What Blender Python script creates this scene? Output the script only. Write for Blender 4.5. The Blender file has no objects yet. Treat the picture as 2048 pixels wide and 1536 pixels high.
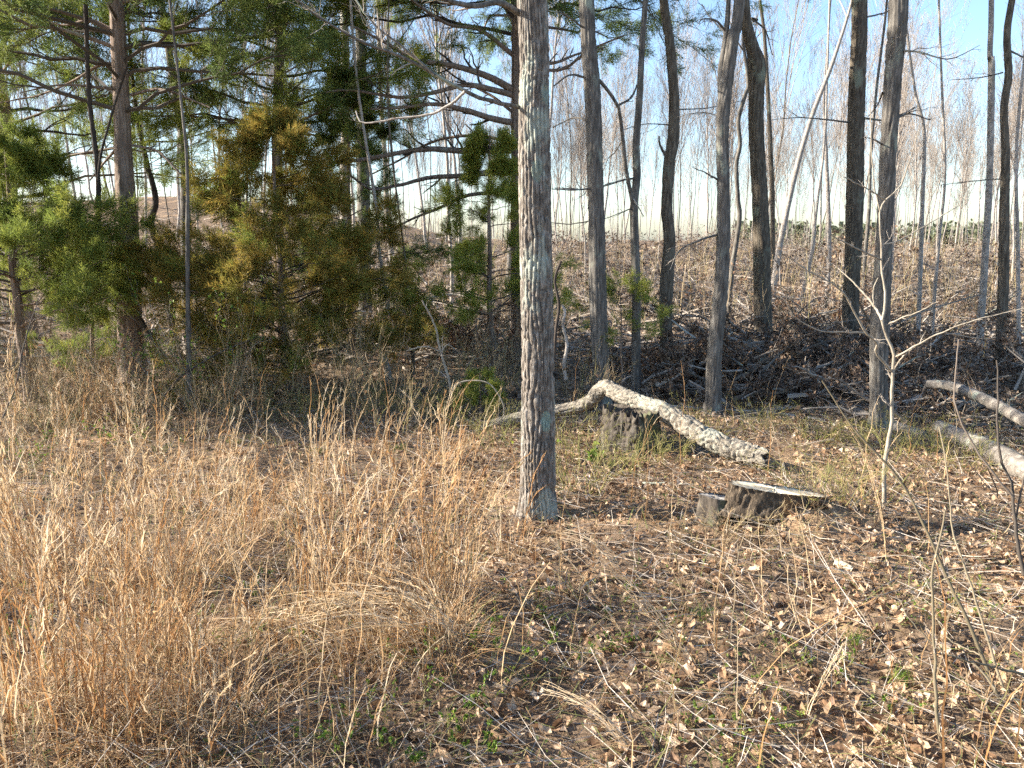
import bpy, math
import numpy as np

# ------------------------------------------------------------------ camera, sky, sun, exposure
sc = bpy.context.scene
rng = np.random.default_rng(11)
PITCH = math.radians(10.17); FPX = 1607.0; EYE = 1.6
cam_d = bpy.data.cameras.new('camera'); cam = bpy.data.objects.new('camera', cam_d)
sc.collection.objects.link(cam); sc.camera = cam
cam.location = (0, 0, EYE); cam.rotation_euler = (math.pi/2 - PITCH, 0, 0)
cam_d.sensor_width = 36; cam_d.lens = 36*FPX/2048; cam_d.clip_end = 8000; cam_d.clip_start = 0.05
SUN_AZ, SUN_EL = math.radians(-85), math.radians(26)
w = bpy.data.worlds.new('World'); sc.world = w; w.use_nodes = True
nt = w.node_tree; sk = nt.nodes.new('ShaderNodeTexSky'); sk.sky_type = 'NISHITA'; sk.sun_disc = False
sk.sun_elevation = SUN_EL; sk.sun_rotation = SUN_AZ % (2*math.pi); sk.dust_density = 1.0; sk.ozone_density = 3.0; sk.air_density = 1.0
nt.links.new(sk.outputs[0], nt.nodes['Background'].inputs[0]); nt.nodes['Background'].inputs[1].default_value = 0.10
sl = bpy.data.lights.new('sun', 'SUN'); so = bpy.data.objects.new('sun', sl); sc.collection.objects.link(so)
sl.energy = 5.0; sl.angle = math.radians(0.53); sl.color = (1, .92, .80)
so.rotation_euler = (math.pi/2 - SUN_EL, 0, -SUN_AZ + math.pi)
so.location = (-30, 5, 25)
sc.view_settings.view_transform = 'Standard'; sc.view_settings.look = 'None'
sc.view_settings.exposure = 1.84; sc.view_settings.gamma = 1
sc.cycles.use_denoising = False; sc.cycles.use_adaptive_sampling = True; sc.cycles.adaptive_threshold = 0.03
sc.cycles.max_bounces = 4; sc.cycles.transparent_max_bounces = 4; sc.cycles.sample_clamp_indirect = 4

# ------------------------------------------------------------------ small maths
def sst(x): x = np.clip(x, 0, 1); return x*x*(3-2*x)
_ph = np.random.default_rng(3).uniform(0, 6.28, (40, 2)); _dr = np.random.default_rng(4).uniform(0, 6.28, 40)
def wob(x, y, wl, seed=0, n=5):
    s = 0
    for i in range(n):
        a = _dr[(seed*7+i) % 40]; k = 6.283/wl*(0.7+0.17*i)
        s = s + np.sin((x*math.cos(a)+y*math.sin(a))*k + _ph[(seed*5+i) % 40, 0])
    return s/n
MOUNDS = []
def H(x, y):
    x = np.asarray(x, float); y = np.asarray(y, float)
    lat = x/np.maximum(np.abs(y), 1.0)
    crest = 1.2 + 2.9*sst((-lat+0.08)/0.45) - .5*sst((lat-.22)/.2)
    z = crest*sst((y-9)/50)**1.1 - 8.2*sst((y-75)/140)
    near = 1-sst((y-25)/60)
    z = z + near*(0.03*wob(x, y, 1.1, 1) + 0.014*wob(x, y, .35, 2) + 0.05*wob(x, y, 3.5, 3)*sst((y-2)/4))
    z = z + sst((y-11)/8)*(1-sst((y-90)/80))*(0.30*wob(x, y, 7, 4)+0.12*wob(x, y, 2.4, 5)+sst((y-22)/25)*(.55*wob(x, y, 26, 6)+.35*wob(x, y, 12, 7)))
    for (mx, my, r, h) in MOUNDS: z = z + h*np.exp(-((x-mx)**2+(y-my)**2)/(r*r))
    return z
def ray(px, py):
    dx = (px-1024)/FPX; dy = (768-py)/FPX
    return np.array([dx, math.cos(PITCH)+math.sin(PITCH)*dy, -math.sin(PITCH)+math.cos(PITCH)*dy])
def at(px, py, Y):
    d = ray(px, py); t = Y/d[1]; return np.array([d[0]*t, Y, EYE+d[2]*t])
def wid(px, py, Y, wpx): return wpx*Y/ray(px, py)[1]/FPX
def ground_at(px, py):
    d = ray(px, py); t = 1.0
    for _ in range(4000):
        p = d*t
        if EYE+p[2] <= H(p[0], p[1]): break
        t += 0.02 if t < 40 else 0.5
    return np.array([p[0], p[1], float(H(p[0], p[1]))])
def nrm(v): return v/np.maximum(np.linalg.norm(v, axis=-1, keepdims=True), 1e-9)
def U(a, b, n=None): return rng.uniform(a, b, n)
def spline(pts, k):
    p = np.asarray(pts, float); n = len(p)
    if n == 2: t = np.linspace(0, 1, k)[:, None]; return p[0]*(1-t)+p[1]*t
    q = np.vstack([2*p[0]-p[1], p, 2*p[-1]-p[-2]])
    c = np.r_[0, np.cumsum(np.linalg.norm(np.diff(p[:, :min(3, p.shape[1])], axis=0), axis=1))]
    s = np.linspace(0, c[-1], k) if np.isscalar(k) else np.asarray(k)*c[-1]
    i = np.clip(np.searchsorted(c, s, 'right')-1, 0, n-2); t = ((s-c[i])/np.maximum(c[i+1]-c[i], 1e-9))[:, None]
    a, b, d, e = q[i], q[i+1], q[i+2], q[i+3]
    return .5*(2*b+(d-a)*t+(2*a-5*b+4*d-e)*t*t+(3*b-a-3*d+e)*t**3)
def lat2(nu, nv, seed): return np.random.default_rng(seed).random((nv, nu))
def vn(u, v, nu, seed):
    """value noise, u in 0..1 periodic with nu cells, v in cells"""
    L = lat2(nu, 256, seed); uu = (u % 1.0)*nu; i = np.floor(uu).astype(int); j = np.floor(v).astype(int)
    fu = sst(uu-i); fv = sst(v-j); i0 = i % nu; i1 = (i+1) % nu; j0 = j % 256; j1 = (j+1) % 256
    return (L[j0, i0]*(1-fu)+L[j0, i1]*fu)*(1-fv)+(L[j1, i0]*(1-fu)+L[j1, i1]*fu)*fv

# ------------------------------------------------------------------ mesh builder
def root_of(o):
    while o.parent is not None: o = o.parent
    return o
class MB:
    def __init__(s): s.v = []; s.f = []; s.t = []; s.n = 0
    def add(s, v, f, t=.5):
        v = np.asarray(v, np.float32).reshape(-1, 3); f = np.asarray(f)
        s.v.append(v); s.f.append(f+s.n); s.n += len(v)
        s.t.append(np.broadcast_to(np.asarray(t, np.float32), (len(f),)))
        return s
    def mesh(s, name, m, org=(0, 0, 0), smooth=False):
        me = bpy.data.meshes.new(name)
        if s.n == 0: return me
        v = np.concatenate(s.v)-np.asarray(org, np.float32)
        me.vertices.add(len(v)); me.vertices.foreach_set('co', v.ravel())
        loops = np.concatenate([f.ravel() for f in s.f]); tot = np.concatenate([np.full(len(f), f.shape[1]) for f in s.f])
        me.loops.add(len(loops)); me.loops.foreach_set('vertex_index', loops.astype(np.int32))
        me.polygons.add(len(tot)); me.polygons.foreach_set('loop_start', np.r_[0, np.cumsum(tot)[:-1]].astype(np.int32))
        me.polygons.foreach_set('use_smooth', np.full(len(tot), bool(smooth)))
        me.update(calc_edges=True)
        a = me.attributes.new('tint', 'FLOAT', 'FACE'); a.data.foreach_set('value', np.concatenate(s.t).astype(np.float32))
        me.materials.append(m); return me
    def obj(s, name, m, parent=None, smooth=False, kind=None, label=None):
        org = root_of(parent).location if parent is not None else (0, 0, 0)
        o = bpy.data.objects.new(name, s.mesh(name, m, org, smooth)); sc.collection.objects.link(o)
        if parent is not None: o.parent = parent
        if kind: o['kind'] = kind
        if label: o['label'] = label
        return o
def tag(o, label, cat, group=None, kind=None):
    o['label'] = label; o['category'] = cat
    if group: o['group'] = group
    if kind: o['kind'] = kind
    return o
def thing(name, label, cat, loc, group=None):
    o = bpy.data.objects.new(name, None); sc.collection.objects.link(o); o.empty_display_size = .1
    o.location = tuple(float(c) for c in loc); return tag(o, label, cat, group)
def frames(P):
    T = nrm(np.gradient(P, axis=1)); ch = nrm(P[:, -1]-P[:, 0])
    ref = np.where(np.abs(ch[:, 2:3]) > .8, [[1., 0, 0]], [[0, 0, 1.]])
    n1 = np.cross(np.broadcast_to(ref[:, None], T.shape), T); n1 = nrm(n1); n2 = np.cross(T, n1)
    return T, n1, n2
def tubes(mb, P, R, sides=3, tint=None, cap=False):
    P = np.asarray(P, float); N, k, _ = P.shape
    if N == 0: return mb
    R = np.broadcast_to(np.asarray(R, float), (N, k)); T, n1, n2 = frames(P)
    a = np.arange(sides)*2*math.pi/sides
    V = P[:, :, None]+R[:, :, None, None]*(np.cos(a)[:, None]*n1[:, :, None]+np.sin(a)[:, None]*n2[:, :, None])
    i = np.arange(k-1)[:, None]*sides; j = np.arange(sides)[None]; j2 = (j+1) % sides
    F = np.stack([i+j, i+j2, i+sides+j2, i+sides+j], -1).reshape(-1, 4)
    FF = (F[None]+(np.arange(N)*k*sides)[:, None, None]).reshape(-1, 4)
    t = np.repeat(U(0, 1, N) if tint is None else np.broadcast_to(tint, (N,)), len(F))
    return mb.add(V, FF, t)
def ribbons(mb, P, W, az=None, tint=None):
    P = np.asarray(P, float); N, k, _ = P.shape
    if N == 0: return mb
    az = U(0, 6.283, N) if az is None else az
    s = np.stack([np.cos(az), np.sin(az), U(-.3, .3, N)], -1)[:, None]*np.asarray(W)[..., None]*.5
    V = np.stack([P-s, P+s], 2)
    i = np.arange(k-1)*2; F = np.stack([i, i+1, i+3, i+2], -1)
    FF = (F[None]+(np.arange(N)*k*2)[:, None, None]).reshape(-1, 4)
    t = np.repeat(U(0, 1, N) if tint is None else np.broadcast_to(tint, (N,)), k-1)
    return mb.add(V, FF, t)
def basis(d, roll):
    d = nrm(d); ref = np.where(np.abs(d[:, 2:3]) > .9, [[1., 0, 0]], [[0, 0, 1.]])
    a = nrm(np.cross(ref, d)); b = np.cross(d, a); c, s = np.cos(roll)[:, None], np.sin(roll)[:, None]
    return np.stack([a*c+b*s, -a*s+b*c, d], -1)
def scatter(mb, proto, pos, M, scale, tint=None, jit=.0):
    v, f = proto; N = len(pos)
    if N == 0: return mb
    V = np.einsum('nij,vj->nvi', M, v)*np.asarray(scale).reshape(-1, 1, 1)+pos[:, None]
    F = (f[None]+(np.arange(N)*len(v))[:, None, None]).reshape(-1, f.shape[1])
    t = np.repeat(U(0, 1, N) if tint is None else np.broadcast_to(tint, (N,)), len(f))
    if jit: t = np.clip(t+U(-jit, jit, len(t)), 0, 1)
    return mb.add(V, F, t)
def rand_dir(n): return nrm(rng.normal(size=(n, 3)))
def kids(P, R, m, lf, spread, up=0., k2=5, rf=.5, smin=.2, wig=.08, smax=1., curve=0., minr=.0008, L0=None):
    N, k, _ = P.shape; R = np.broadcast_to(R, (N, k))
    s = U(smin, smax, (N, m)); q = s*(k-1); i = np.minimum(q.astype(int), k-2); fr = (q-i)[..., None]; r = np.arange(N)[:, None]
    pos = P[r, i]*(1-fr)+P[r, i+1]*fr; rad = (R[r, i]*(1-fr[..., 0])+R[r, i+1]*fr[..., 0])*rf
    tan = nrm(P[r, i+1]-P[r, i]); L = np.linalg.norm(P[:, -1]-P[:, 0], axis=-1)[:, None] if L0 is None else L0
    L = L*lf*(1.15-.7*s)*U(.55, 1.3, (N, m))
    d = nrm(tan+spread*rand_dir(N*m).reshape(N, m, 3)+np.array([0, 0, up]))
    pos = pos.reshape(-1, 3); d = d.reshape(-1, 3); L = L.reshape(-1); rad = np.maximum(rad.reshape(-1), minr)
    t = np.linspace(0, 1, k2); wg = rng.normal(size=(len(pos), k2, 3))*wig; wg[:, 0] = 0; wg = np.cumsum(wg, 1)
    Pk = pos[:, None]+(d[:, None]*t[:, None]+wg/k2*2+np.array([0, 0, curve])*(t*t)[:, None])*L[:, None, None]
    Rk = rad[:, None]*np.linspace(1, .3, k2)[None]
    return Pk, np.maximum(Rk, minr*.6)

# ------------------------------------------------------------------ materials
def ramp(nt, stops, fac):
    r = nt.nodes.new('ShaderNodeValToRGB'); e = r.color_ramp.elements
    while len(e) < len(stops): e.new(.5)
    for i, (p, c) in enumerate(stops): e[i].position = p; e[i].color = (*c, 1)
    nt.links.new(fac, r.inputs[0]); return r.outputs[0]
def new_mat(name):
    m = bpy.data.materials.new(name); m.use_nodes = True; n = m.node_tree
    return m, n, n.nodes['Principled BSDF'], n.nodes['Material Output']
def noise(n, co, scale, detail=4, rough=.6, stretch=None):
    x = n.nodes.new('ShaderNodeTexNoise'); x.inputs['Scale'].default_value = scale; x.inputs['Detail'].default_value = detail; x.inputs['Roughness'].default_value = rough
    if stretch:
        mp = n.nodes.new('ShaderNodeMapping'); mp.inputs['Scale'].default_value = stretch; n.links.new(co, mp.inputs[0]); co = mp.outputs[0]
    n.links.new(co, x.inputs['Vector']); return x.outputs['Fac']
def leafmat(name, stops, transl=.3, rough=.65, spec=.25, inst=False):
    m, n, b, out = new_mat(name)
    a = n.nodes.new('ShaderNodeAttribute'); a.attribute_name = 'tint'
    fac = a.outputs['Fac']
    if inst:
        ia = n.nodes.new('ShaderNodeAttribute'); ia.attribute_type = 'INSTANCER'; ia.attribute_name = 'itint'; m1 = n.nodes.new('ShaderNodeMath'); m1.operation = 'MULTIPLY'; m1.inputs[1].default_value = .3; n.links.new(fac, m1.inputs[0])
        m2 = n.nodes.new('ShaderNodeMath'); m2.operation = 'MULTIPLY_ADD'; m2.inputs[1].default_value = .75; n.links.new(ia.outputs['Fac'], m2.inputs[0]); n.links.new(m1.outputs[0], m2.inputs[2]); fac = m2.outputs[0]
    c = ramp(n, stops, fac); n.links.new(c, b.inputs['Base Color']); b.inputs['Roughness'].default_value = rough
    b.inputs['Specular IOR Level'].default_value = spec
    if transl:
        t = n.nodes.new('ShaderNodeBsdfTranslucent'); n.links.new(c, t.inputs[0]); mx = n.nodes.new('ShaderNodeMixShader'); mx.inputs[0].default_value = transl
        n.links.new(b.outputs[0], mx.inputs[1]); n.links.new(t.outputs[0], mx.inputs[2]); n.links.new(mx.outputs[0], out.inputs[0])
    return m
def barkmat(name, dark, mid, light, scale=30, lichen=None, lam=.55, stretch=(1, 1, .16), bump=.5, bd=.01, patch=None):
    m, n, b, out = new_mat(name); co = n.nodes.new('ShaderNodeTexCoord').outputs['Object']
    f = noise(n, co, scale, 6, .65, stretch); c = ramp(n, [(.3, dark), (.5, mid), (.72, light)], f)
    if lichen:
        l = noise(n, co, 3.2, 7, .62, (1, 1, .5)); mk = ramp(n, [(lam, (0, 0, 0)), (lam+.07, (1, 1, 1))], l)
        mx = n.nodes.new('ShaderNodeMix'); mx.data_type = 'RGBA'; n.links.new(mk, mx.inputs[0]); n.links.new(c, mx.inputs[6]); mx.inputs[7].default_value = (*lichen, 1); c = mx.outputs[2]
    if patch:
        for (pos, r, col) in patch:
            vd = n.nodes.new('ShaderNodeVectorMath'); vd.operation = 'SUBTRACT'; n.links.new(co, vd.inputs[0]); vd.inputs[1].default_value = pos
            vs = n.nodes.new('ShaderNodeVectorMath'); vs.operation = 'MULTIPLY'; n.links.new(vd.outputs[0], vs.inputs[0]); vs.inputs[1].default_value = (1, .6, .5)
            ln = n.nodes.new('ShaderNodeVectorMath'); ln.operation = 'LENGTH'; n.links.new(vs.outputs[0], ln.inputs[0])
            ad = n.nodes.new('ShaderNodeMath'); ad.operation = 'MULTIPLY_ADD'; nz = noise(n, co, 30, 5, .7); n.links.new(nz, ad.inputs[0]); ad.inputs[1].default_value = r*1.6; n.links.new(ln.outputs['Value'], ad.inputs[2])
            mk = ramp(n, [(r*1.7, (1, 1, 1)), (r*1.7+.006, (0, 0, 0))], ad.outputs[0])
            mx = n.nodes.new('ShaderNodeMix'); mx.data_type = 'RGBA'; n.links.new(mk, mx.inputs[0]); n.links.new(c, mx.inputs[6]); mx.inputs[7].default_value = (*col, 1); c = mx.outputs[2]
    n.links.new(c, b.inputs['Base Color']); b.inputs['Roughness'].default_value = .9; b.inputs['Specular IOR Level'].default_value = .15
    bp = n.nodes.new('ShaderNodeBump'); bp.inputs['Strength'].default_value = bump; bp.inputs['Distance'].default_value = bd; n.links.new(f, bp.inputs['Height']); n.links.new(bp.outputs[0], b.inputs['Normal'])
    return m
M = {}
M['oak'] = barkmat('oak_bark', (.07, .058, .048), (.17, .145, .12), (.33, .30, .26), 38, (.36, .38, .31), .56)
M['bark2'] = barkmat('grey_bark', (.05, .045, .04), (.125, .112, .096), (.25, .23, .20), 42, (.28, .30, .24), .57)
M['bark3'] = barkmat('brown_bark', (.045, .036, .028), (.115, .094, .07), (.22, .19, .145), 42, (.22, .23, .17), .58)
M['pale'] = barkmat('pale_bark', (.17, .15, .125), (.33, .29, .25), (.50, .45, .40), 22, (.42, .40, .34), .6, (1, 1, .6), .2)
M['sapling'] = barkmat('sapling_bark', (.16, .13, .10), (.30, .26, .20), (.42, .37, .30), 30, None, .6, (1, 1, .5), .2)
M['cedar'] = barkmat('cedar_bark', (.10, .07, .052), (.21, .155, .12), (.36, .29, .24), 46, (.30, .28, .23), .60, (1, 1, .07))
M['vine'] = barkmat('dark_vine', (.03, .024, .02), (.06, .048, .04), (.11, .09, .075), 40)
M['log'] = barkmat('log_bark', (.07, .058, .046), (.27, .235, .185), (.42, .38, .30), 34, (.36, .35, .28), .55, (.55, 1, 1), 1., .03)
M['log2'] = barkmat('grey_log_bark', (.08, .07, .06), (.19, .165, .14), (.34, .31, .26), 30, (.29, .31, .25), .54, (.6, .6, .6), .6)
M['stump'] = barkmat('stump_bark', (.03, .025, .02), (.075, .062, .05), (.16, .14, .11), 40, (.10, .105, .06), .55)
M['stump2'] = barkmat('cut_stump_bark', (.035, .027, .02), (.09, .068, .048), (.19, .15, .105), 60, (.22, .12, .055), .58, (1, 1, .4), 1., .02)
M['wood'] = barkmat('cut_wood', (.38, .30, .20), (.58, .49, .35), (.70, .62, .48), 18, None, .5, (2.2, .25, 1), .25, .004)
M['rot'] = barkmat('rotten_wood', (.12, .06, .03), (.30, .16, .07), (.46, .29, .15), 26, None, .5, (.3, 1, 1), .8)
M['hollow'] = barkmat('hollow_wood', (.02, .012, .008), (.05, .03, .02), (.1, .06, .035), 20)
M['greywood'] = barkmat('weathered_wood', (.13, .12, .11), (.27, .25, .23), (.42, .40, .37), 20, None, .5, (.2, 1, 1), .3)
M['twig'] = leafmat('twig', [(0, (.13, .105, .08)), (.5, (.24, .20, .16)), (1, (.42, .37, .31))], 0, .8, .15)
M['twigwarm'] = leafmat('warm_twig', [(0, (.15, .11, .06)), (.35, (.26, .19, .11)), (.7, (.38, .29, .18)), (1, (.22, .21, .07))], 0, .8, .15)
M['stem'] = leafmat('olive_stem', [(0, (.13, .105, .065)), (1, (.22, .18, .12))], 0, .75, .2)
M['twigpale'] = leafmat('pale_twig', [(0, (.24, .20, .16)), (1, (.50, .44, .37))], 0, .8, .15)
M['twigdark'] = leafmat('dark_twig', [(0, (.05, .042, .035)), (1, (.15, .12, .095))], 0, .8, .15)
M['twigbg'] = leafmat('far_twig', [(0, (.20, .165, .135)), (1, (.38, .33, .28))], 0, .9, .1)
M['farwood'] = leafmat('far_wood', [(0, (.13, .115, .105)), (1, (.25, .22, .205))], 0, .9, .1)
M['briar'] = leafmat('briar_stem', [(0, (.10, .11, .03)), (.5, (.20, .19, .05)), (1, (.28, .21, .10))], 0, .6, .2)
M['grass'] = leafmat('dry_grass', [(0, (.36, .18, .07)), (.3, (.46, .285, .135)), (.65, (.56, .41, .235)), (1, (.68, .56, .40))], .38, .6, .2)
M['grass2'] = leafmat('low_dry_grass', [(0, (.085, .055, .03)), (.3, (.20, .13, .07)), (.6, (.33, .225, .125)), (.78, (.47, .345, .21)), (.86, (.22, .21, .085)), (1, (.14, .18, .05))], .35, .6, .2)
M['leaf'] = leafmat('fallen_leaf', [(0, (.14, .08, .045)), (.3, (.27, .16, .09)), (.65, (.41, .275, .165)), (.93, (.52, .385, .26)), (1, (.58, .47, .36))], .22, .55, .3)
M['farleaf'] = leafmat('hillside_litter', [(0, (.12, .085, .06)), (.4, (.22, .165, .12)), (.8, (.33, .26, .195)), (1, (.42, .35, .28))], .15, .7, .15)
M['brown'] = leafmat('withered_leaf', [(0, (.075, .052, .038)), (.5, (.15, .10, .068)), (.85, (.24, .155, .10)), (1, (.36, .24, .15))], .25, .6, .3)
M['redleaf'] = leafmat('russet_leaf', [(0, (.13, .07, .04)), (.5, (.24, .135, .078)), (1, (.36, .225, .13))], .3, .6, .3)
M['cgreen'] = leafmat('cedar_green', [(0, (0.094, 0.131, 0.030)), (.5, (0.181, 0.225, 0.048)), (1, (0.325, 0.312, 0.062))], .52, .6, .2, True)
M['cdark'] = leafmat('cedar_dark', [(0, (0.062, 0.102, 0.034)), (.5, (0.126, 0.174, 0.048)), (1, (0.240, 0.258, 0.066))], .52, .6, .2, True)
M['cbronze'] = leafmat('cedar_bronze', [(0, (0.111, 0.117, 0.029)), (.3, (0.195, 0.182, 0.039)), (.5, (0.312, 0.227, 0.052)), (.66, (0.351, 0.234, 0.058)), (.8, (0.156, 0.202, 0.039)), (1, (0.247, 0.286, 0.058))], .52, .6, .2, True)
M['clime'] = leafmat('cedar_lime', [(0, (0.156, 0.195, 0.034)), (.5, (0.286, 0.312, 0.058)), (1, (0.442, 0.429, 0.104))], .5, .6, .2, True)
M['green'] = leafmat('green_leaf', [(0, (.06, .13, .02)), (.5, (.13, .22, .03)), (1, (.28, .32, .05))], .4, .45, .3)
M['weed'] = leafmat('weed_leaf', [(0, (.08, .12, .03)), (.5, (.16, .19, .05)), (1, (.27, .27, .10))], .35, .5, .25)
M['pine'] = leafmat('far_pine', [(0, (.085, .10, .06)), (1, (.17, .18, .11))], .2, .8, .1)

# ------------------------------------------------------------------ ground
S2 = ground_at(1555, 1032); S3 = ground_at(1433, 1042); S1 = ground_at(1272, 905)
MOUNDS += [(S2[0], S2[1]+.1, .5, .05), (S2[0]+.1, S2[1]-.24, .24, .09), (S2[0]-.2, S2[1]-.2, .2, .06), (S2[0]-.05, S2[1]-.42, .16, .07), (S2[0]-.38, S2[1]-.38, .14, .06), (S2[0]+.35, S2[1]-.35, .2, .06)]
for px, py, r, h in [(1830, 1290, .16, .10), (1990, 1290, .14, .11), (1500, 1160, .25, .07), (1700, 1240, .2, .05), (890, 1320, .22, .09), (560, 1180, .3, .05), (1780, 1110, .3, .05), (500, 930, .3, .12), (300, 1400, .3, .05), (1250, 1080, .3, .05)]:
    g = ground_at(px, py); MOUNDS.append((g[0], g[1], r, h))
def axis(lo, hi, n, fine, c):
    u = np.linspace(-1, 1, n); b = 7.5; s = np.sinh(u*b)/math.sinh(b)
    return np.where(s < 0, c+s*(c-lo), c+s*(hi-c)) + u*fine
gx = np.unique(np.r_[np.arange(-7, 8, .085), -7-np.geomspace(.06, 3000, 60), 8+np.geomspace(.06, 3000, 60)])
gy = np.unique(np.r_[np.arange(1, 9, .075), 1-np.geomspace(.06, 40, 25), 9+np.geomspace(.06, 4000, 120)])
GX, GY = np.meshgrid(gx, gy); GZ = H(GX, GY)
fine = (GY > .5) & (GY < 14); GZ = GZ + np.where(fine, rng.normal(0, .006, GZ.shape), 0)
nxg, nyg = len(gx), len(gy); ii = (np.arange(nyg-1)[:, None]*nxg+np.arange(nxg-1)[None]).ravel()
gm, n, b, out = new_mat('forest_soil'); co = n.nodes.new('ShaderNodeTexCoord').outputs['Object']
f1 = noise(n, co, 1.3, 6, .6); f2 = noise(n, co, 26, 6, .75)
c1 = ramp(n, [(.25, (.085, .06, .042)), (.5, (.18, .125, .082)), (.75, (.32, .235, .16))], f2)
c2 = ramp(n, [(.25, (.16, .09, .05)), (.5, (.36, .24, .14)), (.75, (.54, .40, .26))], f2)
mk = ramp(n, [(.54, (0, 0, 0)), (.62, (1, 1, 1))], f1); mx = n.nodes.new('ShaderNodeMix'); mx.data_type = 'RGBA'
n.links.new(mk, mx.inputs[0]); n.links.new(c1, mx.inputs[6]); n.links.new(c2, mx.inputs[7]); n.links.new(mx.outputs[2], b.inputs['Base Color'])
b.inputs['Roughness'].default_value = .95; b.inputs['Specular IOR Level'].default_value = .1
bp = n.nodes.new('ShaderNodeBump'); bp.inputs['Distance'].default_value = .02; bp.inputs['Strength'].default_value = .8; n.links.new(f2, bp.inputs['Height']); n.links.new(bp.outputs[0], b.inputs['Normal'])
ground = MB().add(np.stack([GX, GY, GZ], -1), np.stack([ii, ii+1, ii+nxg+1, ii+nxg], -1)).obj('ground', gm, None, True, 'structure')

# ------------------------------------------------------------------ leaf / spray prototypes
def leaf_proto(seed, lobes=True, n=10):
    r = np.random.default_rng(seed); t = np.linspace(0, 1, n//2+1); wd = np.sin(t*math.pi)**.7*r.uniform(.17, .3)*(1+(.22*np.sin(t*math.pi*5+r.uniform(0, 3)) if lobes else 0))
    L = np.stack([-wd, t-.5, 0*t], -1); R = np.stack([wd[1:-1], t[1:-1]-.5, 0*t[1:-1]], -1)[::-1]
    o = np.vstack([L, R]); c = np.array([[0, -.12, 0], [0, .2, 0]]); v = np.vstack([o, c])
    cu, cv, tw = r.uniform(.5, 3.2), r.uniform(-.8, 1.8), r.uniform(-1.2, 1.2)
    v[:, 2] = cu*v[:, 0]**2*2+cv*v[:, 1]**2*.9+tw*v[:, 0]*v[:, 1]+r.normal(0, .02, len(v)); m = len(o); f = []
    for i in range(m):
        j = (i+1) % m; y = (o[i, 1]+o[j, 1])/2; f.append((i, j, m+(1 if y > .05 else 0)))
    f.append((0, 0, 0)); f = f[:-1]; k = [i for i in range(m) if (o[i, 1] > .05) != (o[(i+1) % m, 1] > .05)]
    for i in range(m):
        a, b2 = f[i-1][2], f[i][2]
        if a != b2: f.append((i, b2, a))
    return v, np.array(f)
LEAF = [leaf_proto(i, True, 8) for i in range(8)]; BLEAF = [(np.array([[0, -.5, .05], [.26, -.05, b1], [0, .0, 0], [-.26, .05, b2], [0, .5, b3]]), np.array([[0, 1, 2], [1, 4, 2], [2, 4, 3], [0, 2, 3]])) for b1, b2, b3 in ((.2, .1, -.1), (.05, .25, .15), (.3, .25, .2), (.12, -.1, -.25))]
SLEAF = [leaf_proto(20+i, False, 6) for i in range(4)]
def spray_proto(seed, n=17, L=1.0, ang=.8, tw=.38, wd=.036, flat=.7):
    r = np.random.default_rng(seed); v = []; f = []
    for i in range(n):
        s = (i+.5)/n; a = r.uniform(0, 6.283); d = np.array([math.cos(a)*ang, math.sin(a)*ang*flat, .7+.4*s]); d /= np.linalg.norm(d)
        d += r.normal(0, .2, 3); l = tw*(1.3-.8*s)*r.uniform(.5, 1.3); p = np.array([0, 0, s*L*.85])+r.normal(0, .03, 3); q = np.cross(d, r.normal(size=3)); q /= np.linalg.norm(q); q *= wd*r.uniform(.7, 1.4)
        k = len(v); v += [p-q, p+q, p+d*l]; f += [(k, k+1, k+2)]
    return np.array(v), np.array(f)
def sprig_proto(seed, n=22, m=5):
    """cedar sprig 1 unit long along +Z: stem twiglets each carrying fine scale-leaf points"""
    r = np.random.default_rng(seed); v = []; f = []
    for i in range(n):
        s = (i+.6)/n; a = i*2.4+r.uniform(-.5, .5); d = np.array([math.cos(a)*.85, math.sin(a)*.5, .65+.5*s]); d /= np.linalg.norm(d); d += r.normal(0, .12, 3); l = .46*(1.25-.85*s)*r.uniform(.7, 1.25); p = np.array([.02*math.sin(5*s), 0, s*.82])
        for k in range(m):
            q0 = p+d*l*(k/m); dd = d+r.normal(0, .45, 3); dd /= np.linalg.norm(dd); ll = l*r.uniform(.35, .7); q = np.cross(dd, r.normal(size=3)); q *= .0115*r.uniform(.7, 1.4)/np.linalg.norm(q)
            c = len(v); v += [q0-q, q0+q, q0+dd*ll]; f.append((c, c+1, c+2))
    return np.array(v), np.array(f)
SPRIG = []
def make_sprigs():
    for k, (px, py, wh) in enumerate([(640, 905, 'below the bronze cedar'), (450, 890, 'in the field edge grass'), (780, 910, 'behind the tall straw tufts'), (330, 915, 'below the big cedar')]):
        g = ground_at(px, py); v, f = sprig_proto(k); o = MB().add(v, f, np.random.default_rng(k).random(len(f))).obj('cedar_sprig', M['cgreen']); o.location = g+[0, 0, .02]; o.rotation_euler = (1.45, 0, k*1.3); o.scale = (.18, .18, .18)
        tag(o, 'small fallen cedar sprig '+wh, 'sprig'); SPRIG.append(o)
_GN = {}
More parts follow.
